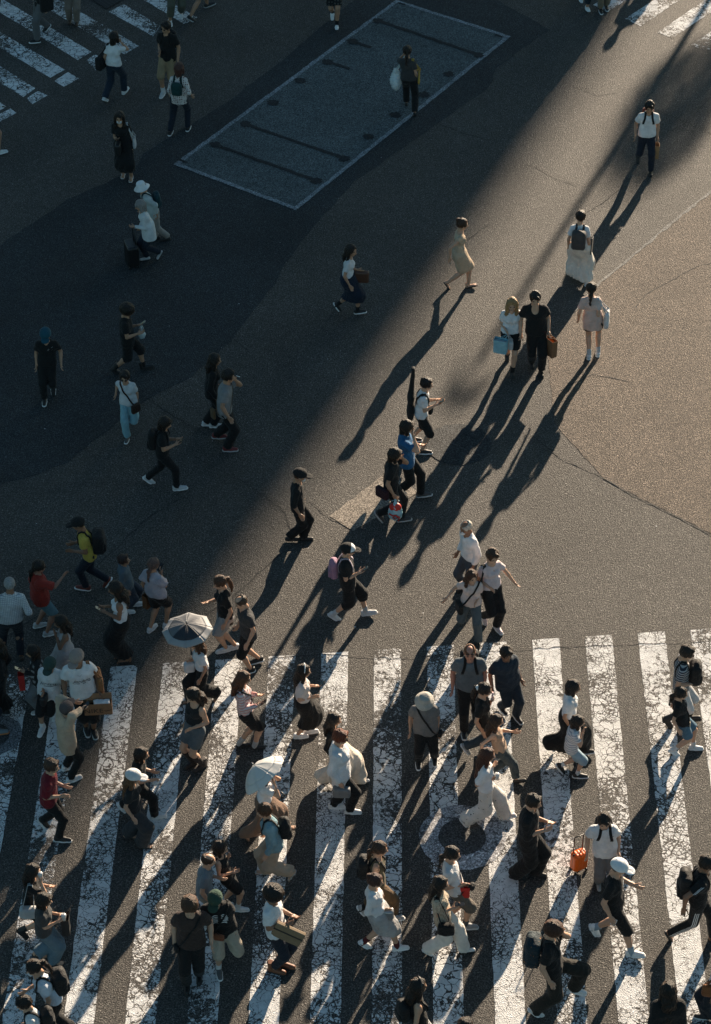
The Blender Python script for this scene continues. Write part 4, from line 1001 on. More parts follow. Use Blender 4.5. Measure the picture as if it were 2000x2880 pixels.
# ---- upper left, in the shade
P('woman in a white tee raising her hand to her face near the upper left crosswalk', (258, 70), (238, 228), (284, 205), 62, 'f', 'hu', ('tee', WHT, dict(hem=.02)), ('pants', (.018, .028, .045), dict(w=1.5)), (SW, .6), ('bob', HB), items=[('tote', BLK, 'large black shoulder bag on the woman in the white tee', 'L', (.20, .08, .16), -.02, -.06)])
P('man in sunglasses, a black tee and beige shorts', (371, 50), (364, 216), (392, 200), -105, 'm', 'hc', ('tee', BLK, dict(hem=-.08)), ('shorts', (.30, .22, .13), dict(len=.5)), (SW, .45), ('short', HB), SK, turn=-20, glasses=True, socks=.6, items=[('backpack', BLK, 'black backpack worn by the man in sunglasses')])
P('woman in a white patterned blouse with reddish short hair seen from behind', (402, 140), (384, 298), (424, 288), 78, 'f', 'hg', ('three', (.62, .58, .55), dict(hem=-.12, pat='dots', c2=(.16, .07, .07), ps=22)), ('pants', NAVY), (SW, BLK), ('bob', (.06, .025, .02)), SK, items=[('backpack', (.010, .045, .045), 'small green backpack on the woman in the patterned blouse', (.06, .12, .15))])
P('woman in a long black dress with a face mask looking down at a phone', (267, 253), (276, 398), (294, 406), -92, 'f', 'hp', ('tee', BLK, dict(v=1)), ('skirt', BLK, dict(len=.72, flare=.03, dress=1)), ('sandal', .5), ('front', HB), SK, mask=.55, nod=24, items=[('phone', 'black phone held by the woman in the long black dress', 'R'), ('tote', .5, 'cream tote bag on the shoulder of the woman in the long black dress', 'L', (.10, .03, .14)), ('handbag', .012, 'black handbag on the wrist of the woman in the long black dress', 'R', (.12, .06, .13), .08)])
P('old man in a white bucket hat and pale jacket beside the woman with the trolley', (312, 408), (368, 540), (344, 538), 198, 'm', 'bh', ('long', (.42, .48, .48), dict(hem=-.14)), ('pants', (.30, .27, .24), dict(w=1.3)), ('flat', BLK), ('short', .3), hat=('bucket', .72), nod=24, items=[('backpack', (.012, .045, .055), 'dark teal backpack on the old man in the bucket hat', (.075, .15, .19))])
D_ = P('grey haired woman in a loose white shirt holding a trolley', (311, 450), (322, 584), (359, 576, .06), 198, 'f', 'xh', ('long', (.60, .62, .62), dict(hem=-.22, flare=.05)), ('pants', NAVY, dict(w=1.2)), ('flat', .45), ('fringe', (.22, .21, .20)), SK, nod=22)
def trolley(D, label, side, off, col, big=(.13, .19, .27), handle=.42, yaw=0.):
    h = D['hand'][side]; base = np.array([h[0] + off[0], h[1] + off[1], 0]); o, b = thing(D, 'trolley_suitcase', label, 'suitcase', base); m = plain('case_shell', col, .35, var=.05)
    Rm = rotz(yaw); F = Field(); c = base + [0, 0, .05 + big[2]]; F.add(f_box(c, big, .05, Rm.T), .01)
    F.warp(lambda x, y, z: .004 * np.sin(120 * ((x - c[0]) * Rm[0][1] + (y - c[1]) * Rm[1][1]))); v, q = F.mesh(.014); put(o, b, 'case_body', v, q, m)
    F = Field(); F.add(f_box(c, (.012, big[1] + .004, big[2] + .004), .01, Rm.T), .005); v, q = F.mesh(.010); put(o, b, 'seam', v, q, plain('case_seam', .012, .5))
    mh = plain('case_metal', .03, .3, .6); top = h[2] - .01; x1 = -big[0] * .6
    T_ = lambda *p: Rm @ np.array(p) + base
    v, f = tube([T_(x1, -.08, .05 + big[2] * 2 - .05), T_(x1, -.08, top), T_(x1, .08, top), T_(x1, .08, .05 + big[2] * 2 - .05)], [.010] * 4, 8); put(o, b, 'pull_handle', v, f, mh)
    for x, y in ((-1, -1), (1, -1), (1, 1), (-1, 1)):
        w = T_(x * big[0] * .75, y * big[1] * .8, .025); v, f = tube([w - Rm @ np.array([0, .012, 0]), w + Rm @ np.array([0, .012, 0])], [.025, .025], 12); put(o, b, 'wheel', v, f, mh)
    return o, b, c, Rm
trolley(D_, 'black trolley suitcase with its pull handle out, pushed by the grey haired woman', 'L', (.02, 0), .012, (.12, .20, .24))
P('woman in a dark grey top carrying bags across the framed road panel', (914, 104), (931, 260), (913, 230, .04), 84, 'f', 'uh', ('tee', .045, dict(hem=0)), ('pants', BLK, dict(w=1.4)), ('flat', BLK), ('lowpony', HB), SK, twist=0, items=[('plastic', (.50, .55, .55), 'large white plastic carrier bag hanging from the elbow of the woman in dark grey', 'L', (.20, .11, .25), .10, (-.10, .20, -.30)), ('tote', (.45, .30, .06), 'yellow patterned tote bag on the shoulder of the woman on the road panel', 'R', (.07, .02, .19), -.0, 0, 'tote_bag', 'print', .02, 16)])
D_ = PEOPLE_LAST = None
P('woman in a navy pinafore over a white tee, walking right with dark hair', (790, 551), (757, 694, .03), (813, 704), -6, 'f', 'ch', ('tee', .62, dict(loose=.010)), ('skirt', (.012, .02, .035), dict(len=.62, flare=.03, rise=.40)), (SW, BLK, WHT), ('long', HB), SK, turn=-20, socks=BLK, items=[('handbag', (.07, .028, .015), 'rust brown shoulder bag carried by the woman in the navy pinafore', 'L', (.15, .06, .13), .0)])
P('person with big dark curly hair in a loose black tee and black boots striding right', (286, 687), (262, 838), (334, 828), 4, 'm', 'px', ('tee', BLK, dict(hem=-.12, loose=.035)), ('shorts', BLK, dict(len=.62, w=1.8)), ('boot', BLK), ('afro', HB), SK, nod=30, wide=1.1, items=[('phone', 'grey phone held up by the curly haired person in black', 'L', .2), ('plastic', (.42, .48, .50), 'white plastic bag hanging from the wrist of the curly haired person in black', 'L', (.07, .05, .13))])
D0 = P('man in a teal cap and black polo with two pale chest stripes', (101, 741), (100, 906), (120, 878, .05), -88, 'm', 'gh', ('tee', BLK, dict(v=1)), ('pants', BLK, dict(w=1.2)), (SW, BLK), ('short', HB), SK, hat=('cap', (.012, .07, .10)), nod=34)
P('woman in a white tee and pale blue jeans with glasses', (279, 838), (284, 995), (306, 940, .16), -96, 'f', 'hk', ('tee', .58, dict(hem=-.03)), ('pants', (.22, .40, .45), dict(w=1.4)), (SW, .06), ('short', HB), SK, glasses=True, items=[('cross', (.03, .014, .008), 'dark brown crossbody bag on the woman in pale blue jeans', 'L', (.05, .12, .11), None, .8)])
P('long haired person all in black with white sneakers behind the smoker', (484, 796), (472, 954), (489, 958), 5, 'f', 'hh', ('long', BLK, dict(hem=-.1, loose=.03)), ('pants', BLK, dict(w=1.5)), (SW, .55), ('long', HB), SK)
D_ = P('man in a loose grey tee smoking, with dark red shoes', (514, 833), (496, 983, .05), (520, 1012), 0, 'm', 'uh', ('tee', .22, dict(hem=-.1, loose=.035)), ('pants', BLK, dict(w=2.0)), (SW, (.16, .02, .02), .4), ('quiff', HB), SK, items=[('cross', (.13, .08, .04), 'tan sling bag across the back of the smoking man', 'R', (.03, .07, .11), None, -1.5)])
h = D_['hand']['L']; o, b = thing(D_, 'cigarette', 'lit white cigarette at the mouth of the man in the loose grey tee', 'cigarette', h + [.05, 0, .06]); v, f = tube([b, b + [.07, -.01, -.02]], [.006, .006], 8); put(o, b, 'paper', v, f, plain('cigarette_paper', .8, .8))
P('young man in a black and white sports shirt reading his phone', (372, 938), (336, 1083), (409, 1100), -5, 'm', 'pp', ('tee', BLK, dict(hem=-.06, pat='print', c2=.5, ps=3.2)), ('pants', BLK), (SW, .5), ('fringe', HB), SK, nod=32, items=[('phone', 'dark phone held by the young man in the black and white sports shirt', 'R'), ('backpack', BLK, 'black backpack on the young man reading his phone')])
P('person in black clothes, dark cap and face mask at the edge of the shade', (674, 1056), (660, 1212, .02), (691, 1212), 0, 'm', 'hh', ('long', BLK, dict(hem=-.08, sleeve=1.3)), ('pants', BLK, dict(w=1.8)), ('flat', BLK), ('short', HBR), SK, hat=('cap', BLK), mask=.65, nod=26)
# ---- sunlit middle
P('woman in a fitted beige dress and heels striding right along the edge of the shade', (1040, 492), (1004, 645, .03), (1062, 644), 5, 'f', 'hb', ('cap', (.52, .39, .27), dict(loose=.008)), ('skirt', (.52, .39, .27), dict(len=.50, flare=.01, pamp=.003, dress=1)), ('sandal', .02), ('bun', HBR), SKF)
D_ = P('person in a white tee and long white skirt walking away with a grey backpack', (1304, 476), (1283, 612, .08), (1318, 634), 78, 'f', 'hh', ('tee', WHT), ('skirt', (.68, .63, .55), dict(len=.88, flare=.07, pamp=.014)), (SW, .6), ('short', HB), SKF, items=[('backpack', .055, 'dark grey backpack on the person in the long white skirt', (.09, .15, .22))])
slab(D_, 'black folder under the right arm of the person in the long white skirt', 'folder', 'folder', .015, 'R', (.12, .008, .17), (.02, -.05, .10), .35, .0, .0)
P('man in a white polo and dark trousers walking down through the lamp shadow', (1459, 230), (1432, 358, .06), (1461, 396), -92, 'm', 'hg', ('tee', WHT, dict(hem=-.03)), ('pants', NAVY), ('flat', BLK), ('short', HB), SK, nod=25, items=[('backpack', (.13, .03, .02), 'dark red backpack worn by the man in the white polo', (.07, .13, .19), False, .05, .02), ('paper', (.32, .19, .09), 'brown paper bag hanging from the hand of the man in the white polo', 'L', (.09, .05, .16))])
P('woman in a pale pink vest with a long ponytail seen from behind', (1328, 636), (1322, 798), (1342, 792), 84, 'f', 'hw', ('tee', (.56, .43, .38), dict(hem=-.19, loose=.026)), ('shorts', BLK, dict(len=.30)), (SW, .6), ('lowpony', HB), SKF, socks=.5, items=[('tote', .58, 'white canvas tote on the shoulder of the woman in the pink vest', 'R', (.14, .05, .19))])
D_ = P('young woman with long blonde hair, white top and black mini skirt', (1150, 672), (1138, 806, .02), (1151, 848), -88, 'f', 'hc', ('tee', WHT, dict(hem=.03)), ('skirt', BLK, dict(len=.32, flare=.02, pamp=.004)), ('boot', BLK), ('front', (.30, .18, .08)), SKF, nod=26, items=[('paper', (.22, .42, .48), 'pale blue paper shopping bag held by the blonde woman', 'R', (.13, .06, .15), .08, .5, (.08, -.14, 0), 1.2), ('handbag', .42, 'cream handbag on the arm of the blonde woman', 'R', (.09, .05, .10), .16, 'handbag', 'bag', .5, (0, .06, 0))])
P('man dressed all in black with a necklace walking beside the blonde woman', (1202, 656), (1194, 822, .03), (1216, 842), -88, 'm', 'gh', ('tee', BLK, dict(hem=-.05, loose=.03, scoop=1)), ('pants', BLK, dict(w=1.2)), ('flat', BLK), ('short', HB), SKF, nod=24, items=[('paper', (.20, .10, .045), 'tall brown paper bag with an orange lining held by the man in black', 'L', (.13, .06, .19), .08, (.75, .16, .02), (0, .05, 0), .5)])
D_ = P('young man in a white shirt and black shorts wearing a guitar case', (960, 851), (957, 1018), (934, 990), -2, 'm', 'pp', ('tee', .66, dict(hem=-.03)), ('shorts', BLK, dict(len=.58)), (SW, BLK, WHT), ('short', HB), SKF, items=[('phone', 'phone with an orange case held by the young man with the guitar case', 'R', (.55, .2, .05)), ('cross', BLK, 'black bag at the hip of the young man with the guitar case', 'L', (.06, .12, .10), None, .6)])
sp = D_['spine']; p = ray(D_['garm'], sp(.6), (-1, 0, 0), 0); o, b = thing(D_, 'guitar_case', 'black guitar case standing upright on the back of the man in the white shirt', 'guitar case', p + [-.1, .05, -.55])
F = Field(); F.add(f_ell(p + [-.11, .05, -.28], (.075, .19, .24)), .03); F.add(f_ell(p + [-.11, .05, .02], (.07, .14, .16)), .04); F.add(f_cap(p + [-.11, .05, .1], p + [-.08, .05, .52], .06, .045, .9), .03); F.add(f_box(p + [-.075, .05, .60], (.035, .06, .11), .03), .02); v, q = F.mesh(.018); put(o, b, 'case_body', v, q, cloth(BLK, .7))
for l in (-.1, .1):
    O = sp(.66) + np.array([0, l, 0]); pts = [ray(D_['garm'], O, (math.cos(R(a)), 0, math.sin(R(a))), .010) for a in np.linspace(205, -38, 14)]; v, f = strip_path(pts, .04, .01, (0, 1, 0)); put(o, b, 'strap', v, f, cloth(BLK))
D1 = P('man in glasses and a blue baseball jersey pointing forward', (915, 945), (956, 1115), (890, 1120), -4, 'm', 'xu', ('tee', (.022, .11, .24), dict(hem=-.10, loose=.032)), ('pants', BLK, dict(w=1.3)), (SW, .06, .5), ('fringe', HB), SKF, glasses=True)
D2 = P('man in a black tee raising a hand to his mouth', (889, 1008), (911, 1170), (850, 1163, .10), -4, 'm', 'uh', ('tee', BLK, dict(hem=-.05)), ('pants', BLK, dict(w=1.3)), (SW, .05, .4), ('fringe', HB), SK, items=[('cross', BLK, 'black bag on the hip of the man raising a hand to his mouth', 'R', (.05, .14, .11), (.03, .01, .015), -.8)])
o, b, c = plastic(D2, (.30, .50, .55), 'clear plastic bag holding a red and blue towel carried by a man in black', 'R', (.13, .075, .24), .03)
red = plain('red_print', (.55, .03, .02), .5)
F = Field(); F.add(f_ell(c + [0, -.01, .07], (.110, .075, .095)), .01); v, q = F.mesh(.014); put(o, b, 'towel', v, q, red)
tb_ = [c + np.array([x, -.098 + .25 * x * x, z]) for x, z in ((-.11, -.02), (-.05, -.06), (.02, -.05), (.05, -.10), (.0, -.14), (-.04, -.10), (.01, -.06), (.08, -.09), (.06, -.17))]; v, f = tube(tb_, [.013] * 9, 8); put(o, b, 'red_pattern', v, f, red)
P('man in a black tee and wide black shorts with a black and white cap', (781, 1224), (752, 1390), (833, 1380), 0, 'm', 'hp', ('tee', BLK, dict(hem=-.10, loose=.035)), ('shorts', BLK, dict(len=.66, w=2.4)), (SW, .55, .6), ('short', HB), SKF, hat=('cap', BLK, WHT), socks=.5, items=[('backpack', (.30, .17, .25), 'clear pink backpack on the man in the black and white cap', (.07, .12, .19), False, .0, (.35, .3, .34)), ('phone', 'black phone in the hand of the man in the black and white cap', 'R')])
P('old man in a long sleeved white shirt and face mask with grey hair', (1043, 1175), (1035, 1326), (1066, 1345), 212, 'm', 'hh', ('long', WHT, dict(hem=.03)), ('pants', (.06, .07, .085), dict(w=1.2, rise=.22)), ('flat', BLK), ('balding', (.45, .42, .36)), SKT, mask=.75, nod=26, lean=.1)
P('woman in a pale pink tee and black trousers with one arm stretched out', (1105, 1235), (1120, 1418), (1086, 1392, .05), -62, 'f', (((.12, .26, -.44)), 'c'), ('tee', (.62, .52, .52), dict(hem=.03, loose=.012)), ('pants', BLK, dict(w=1.3)), (SW, (.62, .5, .5)), ('short', HBR), SKF, nod=26, items=[('tote', BLK, 'black shoulder bag on the woman in the pale pink tee', 'R', (.12, .05, .12))])
P('woman with very long brown hair in a peach tee and grey trousers', (1060, 1285), (1074, 1455), (1035, 1392, .08), -96, 'f', 'co', ('tee', (.66, .52, .46), dict(hem=-.04, loose=.026)), ('pants', (.10, .12, .125), dict(w=1.5)), ('flat', BLK), ('xlong', (.05, .02, .012)), SKF, turn=35, items=[('cross', BLK, 'black crossbody bag on the woman with very long brown hair', 'R', (.05, .13, .13), None, .5)])
# ---- left edge, lower
P('elderly man in a white checked shirt seen from behind at the left edge', (20, 1298), (6, 1478), (48, 1470), 96, 'm', 'hg', ('long', .60, dict(hem=.0, pat='check', c2=(.22, .25, .28), ps=34)), ('pants', (.015, .02, .028), dict(rise=.2)), ('flat', (.03, .02, .015)), ('buzz', (.25, .25, .25)), SKT, wide=1.12, nod=8)
P('woman in glasses and a red shawl pointing ahead with a raised arm', (88, 1260), (95, 1405), (117, 1424), 20, 'f', 'hr', ('jacket', (.26, .030, .020), dict(hem=-.06, loose=.045, sleeve=.9)), ('skirt', (.10, .19, .22), dict(len=.44, flare=.01, pamp=.003)), (SW, .4), ('lowpony', HB), (.3, .16, .11), glasses=True, wide=1.2, items=[('handbag', .012, 'black handbag beside the woman in the red shawl', 'L', (.14, .05, .12), .02)])
P('man in a yellow polo and dark cap leaning forward as he walks left', (172, 1165), (182, 1324), (243, 1312, .04), 182, 'm', 'cc', ('tee', (.48, .36, .07), dict(hem=-.05)), ('pants', NAVY), (SW, (.14, .03, .02)), ('short', HB), SKT, hat=('cap', BLK), nod=30, items=[('backpack', BLK, 'large black backpack on the man in the yellow polo', (.11, .17, .23))])
P('boy in a grey sweater and white shoes looking up', (278, 1248), (292, 1376), (316, 1358), 8, 'm', 'hh', ('long', (.10, .13, .15), dict(hem=-.14, loose=.03)), ('pants', (.05, .06, .08), dict(w=1.6, len=.8)), (SW, .62), ('short', (.035, .018, .015)), SK, nod=-12)
D_ = P('woman in a puffy grey blouse and black shorts holding up a phone', (345, 1255), (345, 1410), (380, 1400), 55, 'f', 'hq', ('tee', (.36, .34, .38), dict(hem=.02, loose=.04, puff=.02)), ('shorts', BLK, dict(len=.42)), (SW, .6), ('lowpony', (.10, .06, .05)), SK, wide=1.1, items=[('phone', 'black phone held up by the woman in the puffy grey blouse', 'R'), ('paper', (.13, .055, .02), 'dark brown paper bag held by the woman in the puffy grey blouse', 'L', (.11, .05, .14), .04)])
P('woman in a white sleeveless top and long black skirt photographing with a phone', (256, 1308), (275, 1486), (268, 1476), 184, 'f', 'pp', ('tank', WHT, dict(hem=.05)), ('skirt', BLK, dict(len=.86, flare=.02, pamp=.005)), ('sandal', .015), ('longwave', HB), SKT, nod=26, items=[('phone', 'dark phone held out by the woman in the white sleeveless top', 'L')])
P('woman in a sleeveless off white dress with her palms together', (133, 1385), (152, 1540), (140, 1530), 196, 'f', 'qq', ('tank', (.50, .47, .45)), ('skirt', (.46, .43, .42), dict(len=.84, flare=.05, dress=1)), ('flat', .4), ('longwave', HB), SKT, nod=20, hands=('open', 'open'))
P('woman with dark hair in a black and white plaid shirt at the left edge', (70, 1452), (82, 1602), (96, 1588), 190, 'f', 'pg', ('long', .02, dict(hem=-.14, loose=.034, pat='plaid', c2=.26, ps=9)), ('pants', (.16, .17, .18), dict(w=1.8)), (SW, .35), ('bob', HB), SK, items=[('phone', 'black phone held by the woman in the plaid shirt', 'L'), ('paper', (.42, .020, .015), 'bright red paper bag hanging from the arm of the woman in the plaid shirt', 'L', (.05, .05, .17), .08)])
D3 = P('boy in a dark green cap and oversized white jersey with script across the chest', (118, 1480), (92, 1646), (122, 1608, .04), -102, 'm', 'hc', ('tee', .66, dict(hem=-.20, loose=.045, v=1)), ('shorts', BLK, dict(len=.5)), (SW, .6), ('short', HB), SK, hat=('cap', (.035, .06, .05)), socks=.6, nod=30, items=[('handbag', .014, 'black pouch held by the boy in the green cap', 'R', (.10, .05, .09), .02)])
D4 = P('man in a light brown cap and white jersey with script across the chest', (170, 1458), (196, 1645), (213, 1650), -76, 'm', 'gh', ('tee', .68, dict(hem=-.06, loose=.035, v=1)), ('shorts', BLK, dict(len=.55, w=1.6)), (SW, BLK, .5), ('short', HB), SKT, turn=-32, hat=('cap', (.28, .22, .19)), nod=24, items=[('tote', (.26, .12, .05), 'round brown leather bag on the shoulder of the man in the light brown cap', 'L', (.17, .045, .19), .02, -.05)])
D5 = P('photographer in a beige jacket and dark cap holding a phone overhead', (150, 1580), (160, 1722), (170, 1750), 30, 'm', ((.26, -.02, .20), (.28, -.06, .22)), ('jacket', (.46, .36, .26), dict(hem=-.22, loose=.045)), ('pants', BLK), (SW, .6), ('short', HB), SKF, turn=40, hat=('cap', (.09, .07, .065)), nod=-5, items=[('phone', 'black phone held overhead by the photographer in the beige jacket', 'R')])
P('woman in a long black coat cut off by the left edge', (-12, 1432), (2, 1598), (-22, 1590), 170, 'f', 'hh', ('long', BLK, dict(hem=-.1, loose=.03)), ('skirt', BLK, dict(len=.82, flare=.12)), ('flat', BLK), ('long', HB))
P('person cut off by the left edge with one grey and orange sneaker showing', (-48, 1470), (4, 1646), (-56, 1636), 5, 'm', 'hh', ('tee', .1), ('shorts', NAVY, dict(len=.5)), (SW, (.12, .16, .18), (.4, .15, .05)), ('short', HB))
P('person cut off by the left edge with bare legs and a white sneaker', (-34, 178), (8, 345), (-40, 330), 5, 'f', 'hh', ('tee', .3), ('shorts', NAVY, dict(len=.4)), (SW, .62), ('short', HB))
# ---- behind and under the first umbrella
DU1 = P('woman in a cropped white tee and flared black trousers under the grey umbrella', (437, 1432), (418, 1580), (487, 1566, .06), 196, 'f', 'hw', ('tee', .66, dict(hem=.10)), ('pants', BLK, dict(w=3.2, rise=.22)), ('sandal', .015), ('long', HBR), SK, items=[('handbag', .55, 'small white handbag on the arm of the woman under the grey umbrella', 'R', (.09, .06, .10), .02)])
P('woman with a high brown ponytail in a black tee', (490, 1295), (497, 1464), (517, 1458), 198, 'f', 'hx', ('tee', BLK, dict(hem=-.14, loose=.026)), ('skirt', .30, dict(len=.44, flare=.02)), (SW, .62), ('pony', (.06, .027, .014)), SKF, turn=0, nod=22)
P('balding man in a charcoal tee and black shorts looking down', (537, 1338), (552, 1512), (571, 1488, .02), 204, 'm', 'hh', ('tee', .045, dict(hem=-.06, loose=.03)), ('shorts', BLK, dict(len=.5)), (SW, BLK), ('balding', (.05, .03, .02)), SKF, nod=34)
P('woman bending her head in a black crop top and tall dark boots', (431, 1548), (424, 1722), (446, 1728), 222, 'f', 'ch', ('tank', .02, dict(hem=.13, loose=.012)), ('shorts', (.10, .12, .13), dict(len=.34)), ('boot', (.03, .022, .02)), ('longwave', HB), SKF, nod=40, socks=(.03, .022, .02, .8))
D_ = P('woman with long brown hair in a pink striped cardigan and black skirt reading a phone', (547, 1510), (551, 1674), (584, 1680), 0, 'f', 'xx', ('long', (.55, .50, .50), dict(hem=.0, pat='stripe', c2=(.50, .26, .24), ps=20)), ('skirt', BLK, dict(len=.40, flare=.03)), ('flat', BLK), ('longwave', (.075, .03, .016)), SKF, socks=.4, nod=24, items=[('phone', 'black phone held by the woman in the pink striped cardigan', 'R'), ('cross', BLK, 'small black bag on the woman in the pink striped cardigan', 'L', (.03, .07, .06), None, .4)])
D_ = P('woman in a black dress with puffed white sleeves and a white hairband', (683, 1495), (680, 1655), (703, 1644), 6, 'f', 'xc', ('tee', (.62, .54, .50), dict(puff=.02, hem=.1)), ('skirt', BLK, dict(len=.68, flare=.03, rise=.40, dress=1)), (SW, .64), ('long', HB), SKF, items=[('phone', 'phone held out by the woman with puffed white sleeves', 'L'), ('tote', (.045, .075, .095), 'blue denim bag on the arm of the woman with puffed white sleeves', 'L', (.12, .06, .17))])
v, f = tube([np.array([-.01 + 0 * a, .093 * math.cos(a), .034 + .108 * math.sin(a)]) for a in np.linspace(-.1, math.pi + .1, 14)], [.009] * 14, 8); hb = link('hairband', new_mesh('hairband', v, f, [plain('hairband_white', .7, .6)]), D_['obj'], D_['HM'])
P('woman with long black hair, black top and a wide white skirt', (750, 1605), (730, 1754), (820, 1757), -3, 'f', 'hh', ('long', BLK, dict(hem=.06)), ('skirt', (.68, .60, .50), dict(len=.90, flare=.10, pamp=.018)), ('flat', .62), ('long', HB), SKF, items=[('tote', BLK, 'small black shoulder bag on the woman in the wide white skirt', 'R', (.08, .04, .08), .1)])
P('person with short red hair in a baggy white jacket', (765, 1643), (760, 1813), (797, 1825), -4, 'f', 'hh', ('jacket', .66, dict(hem=-.24, loose=.055)), ('pants', BLK, dict(w=1.3)), (SW, .62), ('short', (.13, .030, .012)), SKF, glasses=True, items=[('handbag', .16, 'slouchy grey handbag held by the person in the baggy white jacket', 'R', (.14, .06, .10), .03)])
DU2 = P('woman in a brown pinafore dress over a white tee under the white parasol', (602, 1726), (552, 1882, .03), (653, 1862), 0, 'f', 'uu', ('tee', WHT), ('skirt', (.20, .125, .085), dict(len=.86, flare=.06, rise=.36, dress=1)), ('sandal', (.2, .12, .08)), ('long', HB), SKF, items=[('tote', .5, 'cream bag on the shoulder of the woman under the white parasol', 'L', (.13, .05, .14))])
P('person in a pale blue cardigan and wide beige trousers stepping left', (590, 1808), (585, 1962), (656, 1968, .14), 186, 'f', 'hh', ('long', (.20, .32, .36), dict(hem=-.05, loose=.035)), ('pants', (.44, .33, .24), dict(w=2.6)), ('sandal', .35), ('short', (.07, .03, .014)), SKF, items=[('backpack', BLK, 'black backpack on the person in the pale blue cardigan', (.08, .12, .18))])
# ---- lower left
P('young man in a dark red shirt with sunlit forearms walking right', (117, 1708), (97, 1852, .03), (145, 1888), -6, 'm', 'cc', ('tee', (.15, .012, .020), dict(hem=-.08, loose=.03, sleeve=.9)), ('pants', BLK), (SW, BLK, .6), ('short', (.05, .028, .018)), SKF)
P('person with bobbed hair in a black tee holding a plush toy', (320, 1682), (274, 1818, .04), (361, 1836), 0, 'm', 'cc', ('tee', BLK, dict(hem=-.02)), ('pants', BLK, dict(w=1.4)), (SW, .66), ('bob', HB), SKF, items=[('plastic', .55, 'small white plush toy held by the person with bobbed hair', 'R', (.05, .05, .05), .0, (0, 0, 0), None, 'plush_toy')])
P('woman in a white cap, dark tee and wide grey trousers', (300, 1733), (298, 1880), (330, 1902), -8, 'f', 'hh', ('tee', .022, dict(hem=0)), ('pants', (.035, .04, .045), dict(w=3.2)), ('sandal', .02), ('xlong', (.12, .06, .03)), SKF, hat=('cap', .60))
D_ = P('long haired woman in a black tee and heavy boots holding a cup', (76, 1944), (50, 2100, .10), (112, 2092), 0, 'f', 'xu', ('tee', BLK, dict(hem=.04)), ('shorts', BLK, dict(len=.42)), ('boot', BLK), ('longwave', HB), SKF, socks=BLK, items=[('cup', 'clear plastic cup held by the long haired woman in the black tee', 'R'), ('tote', (.45, .46, .46), 'shiny silver shoulder bag on the long haired woman in the black tee', 'R', (.15, .07, .11))])
P('woman in a grey tee and wide blue jeans with an iced drink', (100, 2009), (94, 2148, .12), (133, 2164), 0, 'f', 'xp', ('tee', .055, dict(hem=.0, loose=.034)), ('pants', (.11, .17, .21), dict(w=2.6)), ('sandal', .02), ('fringe', HB), SKF, items=[('cup', 'iced drink in a clear cup held by the woman in blue jeans', 'R'), ('phone', 'black phone held by the woman in blue jeans', 'L'), ('paper', .014, 'glossy black paper bag hanging from the arm of the woman in blue jeans', 'L', (.06, .06, .17), .06)])
P('student with a ponytail, white shirt and face mask at the lower left', (66, 2163), (130, 2335), (150, 2318), 200, 'f', 'hc', ('tee', (.56, .60, .66), dict(hem=.05)), ('pants', BLK, dict(w=1.4, rise=.22)), ('flat', BLK), ('pony', HB), SKF, mask=.7, nod=34, lean=.22, items=[('backpack', BLK, 'black backpack on the student with the ponytail', (.10, .14, .20), False, 0, None, None)])
P('person in a white shirt reaching left at the bottom left corner', (48, 2243), (96, 2400), (110, 2390), 192, 'm', 'xh', ('tee', .66), ('pants', BLK), ('flat', BLK), ('short', HB), SKF, nod=26, lean=.15, items=[('backpack', BLK, 'black backpack on the person at the bottom left corner', (.09, .14, .20))])
P('curly haired man in a brown short sleeved shirt walking towards the camera', (425, 2023), (419, 2222), (447, 2200), -88, 'm', 'gh', ('tee', (.045, .030, .025), dict(hem=-.06, loose=.03, v=1)), ('pants', BLK, dict(w=1.5)), ('flat', BLK), ('curly', (.06, .028, .014)), SKF, items=[('cross', BLK, 'black sling bag across the curly haired man in brown', 'R', (.03, .06, .06), None, .4)])
D6 = P('man in a green cap and black tee with white rib stripes, bare knees', (482, 2005), (493, 2190), (533, 2130, .12), -80, 'm', 'hg', ('tee', BLK, dict(hem=-.12, loose=.045)), ('shorts', (.42, .36, .28), dict(len=.50, w=1.6)), (SW, .09), ('short', HB), SKF, turn=-20, hat=('cap', (.030, .065, .045)), socks=.55, nod=34, wide=1.12, items=[('cross', (.20, .065, .03), 'rust leather sling bag on the man in the rib print tee', 'R', (.03, .09, .07), None, 2.5, False, BLK, 'crossbody_bag', .12)])
P('woman in a black tank top and shorts smoking, with white sneakers', (495, 1893), (547, 2044), (512, 2032), -2, 'f', 'qx', ('tank', BLK, dict(hem=.03)), ('shorts', BLK, dict(len=.42)), (SW, .62), ('bob', HB), SKF, turn=-10, socks=.6)
P('man in a blue grey tee with his arm around forward', (470, 1920), (452, 2068), (478, 2082), 0, 'm', 'ch', ('tee', (.17, .20, .22), dict(hem=-.02)), ('shorts', (.3, .28, .24), dict(len=.5)), (SW, .4), ('balding', (.04, .02, .012)), SKF)
D_ = P('man with an afro in a white tee carrying a large khaki case', (615, 1998), (625, 2184), (646, 2172), -20, 'm', 'xp', ('tee', WHT, dict(hem=-.02)), ('pants', NAVY, dict(len=.92)), ('boot', (.17, .060, .025)), ('afro', HB), SKT)
o, b, h, M = slab(D_, 'large flat khaki case with black trim held by the man with the afro', 'portfolio_case', 'case', (.20, .14, .08), 'R', (.23, .035, .15), (-.02, -.06, -.18), .38, .12, .0, .015)
V = [h + M @ (np.array([x, y, z]) * np.array([.232, .037, .016]) + np.array([0, 0, .03])) for z in (-1, 1) for x, y in ((-1, -1), (1, -1), (1, 1), (-1, 1))]; put(o, b, 'trim', V, boxv(0, 1, 0, 1, 0, 1)[1], plain('trim', .012, .6), False)
